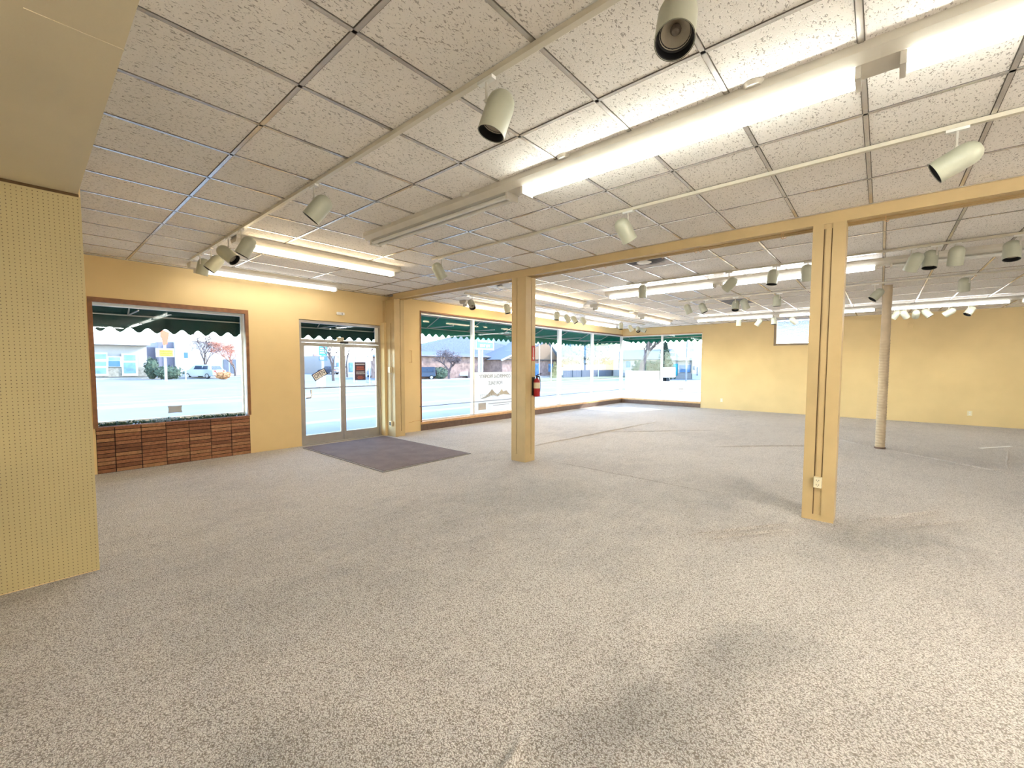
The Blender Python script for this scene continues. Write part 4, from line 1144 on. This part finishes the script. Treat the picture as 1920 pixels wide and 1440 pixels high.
bpart([rect_on(598, 650, 613, 667, y4, -.1, .02)], 'teal_board', 'sign_teal', ts); f = bpart([rect_on(598, 668, 613, 676, y4, -.1, .02)], 'blue_board', 'sign_blue', ts)
bpart([rect_on(600, 669.5, 607, 674, y4-.1, -.03, 0)], 'white_patch', 'sign_white', f)
b = MB()
for yy in (654, 658, 662): b.box(*rect_on(600, yy-1, 611, yy+.6, y4-.1, -.02, 0))
b.build('text_rows', 'text_pale', ts)
tree(at(625, 45), hgt(625, 640, 45)+1.5, .8, 31, 'bare tree with a thick trunk left of the door mullion', trunk_r=.16, levels=5)
tree(at(651, 56), hgt(653, 640, 52)+1, .8, 32, 'bare tree right of the door mullion', trunk_r=.12, levels=5)
up_ = empty('utility_pole'); tag(up_, 'white and grey twin posts beside the maroon notice', 'pole'); y5 = 40.0
for px_ in (663.5, 668):
    x_ = P2(px_, 700, y5)[0]; MB().tube([(x_, y5, -.14), (x_, y5, 6.5)], .07, 8).build('post', 'pole_grey', up_)
tree(at(700, 60), hgt(700, 650, 60)+1, .9, 33, 'thin bare tree at the right edge of the door', levels=4)
wd_ = empty('road_sign'); tag(wd_, 'white road sign on a thin post right of the maroon notice', 'sign'); y6 = 33.0
x_ = P2(693, 700, y6)[0]; MB().tube([(x_, y6, -.14), (x_, y6, hgt(693, 668, y6))], .04, 6).build('post', 'pole_grey', wd_)
bpart([rect_on(691, 662, 698, 676, y6-.04, -.03, 0)], 'plate', 'sign_white', wd_)
nb = empty('newspaper_box', (P2(602, 716, 30.5)[0], 30.5, -.14)); tag(nb, 'white street box below the OPEN sign across the road', 'box')
MB().box(-.25, .25, -.2, .2, .2, .95).build('cabinet', 'sign_white', nb, bevel=.03); MB().box(-.06, .06, -.06, .06, 0, .2).build('post', 'pole_grey', nb)

# ---- stone house in the front windows
YH = 42.0
hs = empty('stone_house'); tag(hs, 'stone house with a grey shingle roof and gable across the street', 'house')
xa = P2(772, 690, YH)[0]; xb = P2(1052, 690, YH)[0]; ze = hgt(900, 668, YH)
bpart([(xa, xb, YH, YH+9, -.14, ze)], 'wall', 'stone_pink', hs)
b = MB(); zr = ze+2.6; xs0 = P2(868, 690, YH)[0]; xs1 = P2(905, 690, YH)[0]
b.v += [(xa-.6, YH-.6, ze-.15), (xb+.3, YH-.6, ze-.15), (xb+.3, YH+9.6, ze-.15), (xa-.6, YH+9.6, ze-.15), (xs1, YH+4.5, zr+.6), (xb-1.5, YH+4.5, zr+.6), (xa+2.5, YH+4.5, ze+.7)]
b.f += [(0, 1, 5, 4, 6), (2, 3, 6, 4, 5), (1, 2, 5), (3, 0, 6), (0, 3, 2, 1)]; b.mi += [0]*5
b.build('roof', 'shingle', hs)
b = MB(); xg0 = P2(937, 690, YH-3)[0]; xg1 = P2(1048, 690, YH-3)[0]; xgm = xg0+(xg1-xg0)*.72; zg = hgt(1018, 636, YH-3); ze2 = hgt(1000, 674, YH-3)
bpart([(xg0+.5, xg1-.5, YH-3, YH+.1, -.14, ze2)], 'gable_wall', 'stone_pink', hs)
b.prism([(xg0, ze2-.1), (xg1, ze2-.1), (xgm, zg)], 1, YH-3.4, YH+3); b.build('gable_roof', 'shingle', hs)
b = MB(); b.prism([(xg0+.9, ze2), (xg1-.9, ze2), (xgm, zg-.5)], 1, YH-3.55, YH-3.42); b.build('gable_face', 'gable_wood', hs)
b = MB()
for (p_, q_) in (((xg0-.2, ze2-.2), (xgm, zg+.1)), ((xgm, zg+.1), (xg1+.2, ze2-.2))):
    b.tube([(p_[0], YH-3.5, p_[1]), (q_[0], YH-3.5, q_[1])], .14, 4)
b.build('barge_boards', 'stucco_white', hs)
for q_ in ((916, 682, 924, 693), (932, 682, 939, 692)): bpart([rect_on(*q_, YH, -.06, 0)], 'window', 'win_blue', hs)
bpart([(P2(1003, 690, YH-3)[0], P2(1010, 690, YH-3)[0], YH-3.1, YH-3, -.14, ze2-.6), (P2(1028, 690, YH-3)[0], P2(1036, 690, YH-3)[0], YH-3.1, YH-3, .6, ze2-.6)], 'gable_window', 'win_blue', hs)
tree(at(842, 37.9), hgt(842, 650, 37.9)+.2, 1.5, 45, 'spreading pale bare tree in front of the stone house', bark='twig', twig='twig', trunk_r=.13, fork=.22, levels=6, leaves='twig', nleaf=2, lsize=.07)
tree(at(875, 47), hgt(875, 650, 47)+2, .7, 43, 'hazy bare tree top behind the stone house roof', twig='twig', trunk_r=.2, levels=4)
shrub(at(825, 41.2), 1.7, .5, .8, 300, .14, 'leaf_dark', 'dark clipped hedge behind the spreading bare tree', 'hedge', 44, 'hedge')
# green destination sign
gs = empty('destination_sign'); tag(gs, 'green road sign reading Wallowa Lake next left on two white posts', 'sign'); yg_ = 22.0
r0 = rect_on(891, 628, 926, 655, yg_, -.03, 0); c_x = (r0[0]+r0[1])/2; wdt = r0[1]-r0[0]; hh = r0[5]-r0[4]
MB().box(*r0).build('white_border', 'sign_white', gs, bevel=.02); m_ = .05*wdt
MB().box(r0[0]+m_, r0[1]-m_, r0[2]-.01, r0[2], r0[4]+m_, r0[5]-m_).build('green_face', 'sign_green', gs)
text('lettering', 'Wallowa Lake', hh*.27, 'sign_white', gs, (c_x, r0[2]-.014, r0[4]+hh*.56), (PI/2, 0, 0), .003, wdt*.86/(hh*.27*6.1))
text('lettering', 'NEXT LEFT', hh*.25, 'sign_white', gs, (c_x, r0[2]-.014, r0[4]+hh*.24), (PI/2, 0, 0), .003, wdt*.62/(hh*.25*5.6))
for px_ in (898.5, 903.8):
    x_ = P2(px_, 690, yg_+.08)[0]; MB().box(x_-.06, x_+.06, yg_+.02, yg_+.14, -.14, r0[5]-.2).build('post', 'stucco_white', gs)
# posts and yard beyond the right part of the front window
for (px_, Yp, top, lab) in ((1011, 27, 640, 'thin pale post left of the golden conifer'), (1033.5, 26, 636, 'white sign post standing before the golden conifer'), (1122, 30, 676, 'short white marker post by the grey fence'), (814, 52, 0, 'distant wooden utility pole with a crossarm over the roof')):
    e = empty('street_post', (P2(px_, 700, Yp)[0], Yp, -.14)); tag(e, lab, 'post')
    hgt_ = (hgt(px_, top, Yp) if top else hgt(px_-14, 638, Yp))+.14
    MB().tube([(0, 0, 0), (0, 0, hgt_)], .05 if top else .1, 6).build('shaft', 'pole_grey' if top else 'bark', e)
    if not top: MB().box(-.9, .9, -.06, .06, hgt_-.6, hgt_-.45).build('crossarm', 'bark', e)
ptc = empty('golden_conifer', (P2(1040, 700, 34)[0], 34, -.14)); tag(ptc, 'small golden cone shaped conifer beside the gabled house', 'tree')
b = MB(); hc = hgt(1040, 682, 34)+.1
for i in range(14):
    t_ = i/13; b.leaves((0, 0, .15+hc*t_), .75*(1-t_)+.08, .75*(1-t_)+.08, .18, 60, .13, 300+i)
b.build('foliage', 'leaf_gold', ptc); MB().lathe([(.6, .05), (.3, hc*.6), (0, hc)], 10).build('core', 'leaf_gold', ptc)
# fence and evergreen mass
YFN = 33.0
fe = empty('board_fence'); tag(fe, 'long grey board fence below the evergreens', 'fence')
xa, xb = P2(1056, 700, YFN)[0], P2(1166, 700, YFN)[0]; zfn = hgt(1100, 684, YFN); b = MB(); x = xa
while x < xb: b.box(x, x+.27, YFN, YFN+.03, -.1, zfn+(.04 if int(x*7) % 2 else 0)); x += .30
b.build('boards', 'fence_grey', fe)
b = MB(); x = xa
while x < xb: b.box(x-.06, x+.06, YFN-.08, YFN, -.14, zfn+.1); x += 2.4
b.build('posts', 'fence_grey', fe)
for i, (px_, Yt, top, rx, mat, lab) in enumerate([(1075, 37, 642, 3.2, 'leaf_blue', 'dense bluish evergreen behind the fence, left one'), (1105, 38, 636, 3.6, 'leaf_blue', 'tallest bluish evergreen behind the fence'),
        (1135, 37, 645, 3.4, 'leaf_blue', 'bluish evergreen behind the fence near the window corner'), (1152, 35.5, 655, 2.2, 'leaf_pale', 'pale yellow green bushy tree over the right end of the fence')]):
    e = empty('evergreen_tree', (P2(px_, 700, Yt)[0], Yt, -.14)); tag(e, lab, 'tree')
    Ht = hgt(px_, top, Yt)+.14; b = MB(); b.blob((0, 0, Ht*.58), 1, i, rx*.8, rx*.7, Ht*.38, 12, 8, .15)
    b.leaves((0, 0, Ht*.56), rx, rx*.85, Ht*.46, 1100, .28, 400+i); b.build('foliage', mat, e)
    MB().tube([(0, 0, 0), (0, 0, Ht*.4)], .2, 8).build('trunk', 'bark', e)
struct(MB().box(P2(1000, 700, 32)[0]-4, P2(1166, 700, 32)[0]+8, 28, 34, -.14, -.08).build('lawn', 'grass'))

# ---- view through the right window (looking along +X)
XW = 62.0
def Q2(px, py, X): p = onX(px, py, X); return p.y, p.z
def rect_x(px0, py0, px1, py1, X, d0=-.08, d1=0):
    ya, za = Q2(px0, py1, X); yb, zb_ = Q2(px1, py0, X); return (X+d0, X+d1, min(ya, yb), max(ya, yb), za, zb_)
def xpart(boxes, name, mat, parent):
    b = MB()
    for q in boxes: b.box(*q)
    return b.build(name, mat, parent)
h2 = empty('small_house'); tag(h2, 'small pale house behind the big tree in the right window', 'house')
y0_, y1_ = Q2(1236, 690, XW)[0], Q2(1150, 690, XW)[0]; z_e = Q2(1180, 673, XW)[1]
xpart([(XW, XW+8, y0_, y1_, -.14, z_e)], 'wall', 'stucco_pale', h2)
b = MB(); b.prism([(XW-.7, z_e-.1), (XW+8.7, z_e-.1), (XW+4, z_e+1.6)], 1, y0_-.5, y1_+.5); 
# (prism axis 1 takes x,z outline)
b.build('roof', 'shingle', h2); xpart([rect_x(1174, 677, 1182, 689, XW)], 'window', 'win_blue', h2)
p = onX(1203, 700, 50); tree((p.x, p.y), onX(1203, 640, 50).z+2.5, .95, 51, 'big dark branching tree in the right window', trunk_r=.26, levels=5, fork=.2, twig='bark')
for i, (px_, X_, top, rx, mat, lab) in enumerate([(1207, 52, 672, 1.6, 'leaf_dark', 'dark bush round the foot of the big branching tree'), (1228, 53, 676, 1.2, 'leaf_dark', 'rounded dark bush right of the big branching tree')]):
    p = onX(px_, 700, X_); shrub((p.x, p.y), rx, rx, (onX(px_, top, X_).z+.14)/2, 420, .2, mat, lab, seed=60+i)
e = empty('dark_conifer', (*onX(1246, 700, 54)[:2], -.14)); tag(e, 'tall dark narrow conifer right of the window mullion', 'tree'); hc = onX(1246, 648, 54).z
b = MB()
for i in range(16):
    t_ = i/15; b.leaves((0, 0, .3+hc*t_), 1.3*(1-t_)+.25, 1.3*(1-t_)+.25, .3, 70, .24, 500+i)
b.build('foliage', 'leaf_dark', e); MB().lathe([(1.0, .1), (.5, hc*.6), (0, hc)], 10).build('core', 'leaf_dark', e)
xs_ = 44.0
tl = empty('food_trailer'); tag(tl, 'small white wheeled trailer with notices outside the right window', 'trailer')
r0 = rect_x(1239, 689, 1254, 708, xs_, 0, 2.0); MB().box(*r0).build('body', 'sign_white', tl, bevel=.08)
b = MB()
for yy in (r0[2]+.25, r0[3]-.25): b.lathe([(0, -.1), (.3, -.1), (.3, .1), (0, .1)], 14, (xs_+.2, yy, .16), Matrix.Rotation(PI/2, 3, 'Y'))
b.build('wheels', 'rubber', tl)
b = MB(); zc_ = (r0[4]+r0[5])/2
for k in range(3): b.box(xs_-.02, xs_, r0[2]+.15, r0[3]-.15, zc_+.05+k*.16, zc_+.10+k*.16)
b.build('notice_lines', 'stone_pink', tl)
tb = empty('teal_shop'); tag(tb, 'pale teal shop building with wide windows at the right of the right window', 'building'); XT = 58.0
y0_, y1_ = Q2(1297, 690, XT)[0], Q2(1252, 690, XT)[0]
xpart([(XT, XT+9, y0_, y1_, -.14, Q2(1275, 676, XT)[1])], 'wall', 'stucco_pale', tb)
xpart([(XT-.6, XT+9.4, y0_-.4, y1_+.4, Q2(1275, 676, XT)[1], Q2(1275, 670, XT)[1])], 'fascia', 'stucco_white', tb)
xpart([rect_x(1273, 684, 1295, 698, XT)], 'shop_window', 'win_blue', tb); xpart([rect_x(1261, 682, 1271, 704, XT)], 'teal_door', 'sign_teal', tb)
wb = empty('white_shop'); tag(wb, 'white building at the far right edge of the right window', 'building')
y0_, y1_ = Q2(1330, 690, XT)[0], Q2(1299, 690, XT)[0]-.6; xpart([(XT-2, XT+9, y0_, y1_, -.14, Q2(1305, 672, XT-2)[1])], 'wall', 'stucco_white', wb)
xpart([rect_x(1306, 688, 1309, 704, XT-2), rect_x(1299, 686, 1303, 694, XT-2)], 'openings', 'fence_grey', wb)
ps = empty('motel_pylon'); tag(ps, 'tall thin pylon with letter panels right of the mullion', 'sign'); xp_ = 48.0
y_, _ = Q2(1287, 690, xp_); MB().tube([(xp_, y_, -.14), (xp_, y_, 5.6)], .09, 8).build('pole', 'deck_grey', ps)
xpart([rect_x(1294, 642, 1301, 650, xp_), rect_x(1293, 653, 1301, 660, xp_)], 'letter_panels', 'win_blue', ps)
e = empty('raised_letter_board', (0, 0, 0)); tag(e, 'small dark letter board above the roofs right of the conifer', 'sign')
MB().box(*rect_x(1251, 662, 1266, 668, 56)).build('board', 'deck_grey', e); yy_ = Q2(1258, 668, 56)[0]; MB().tube([(56.1, yy_, -.14), (56.1, yy_, Q2(1258, 667, 56)[1])], .06, 6).build('post', 'pole_grey', e)
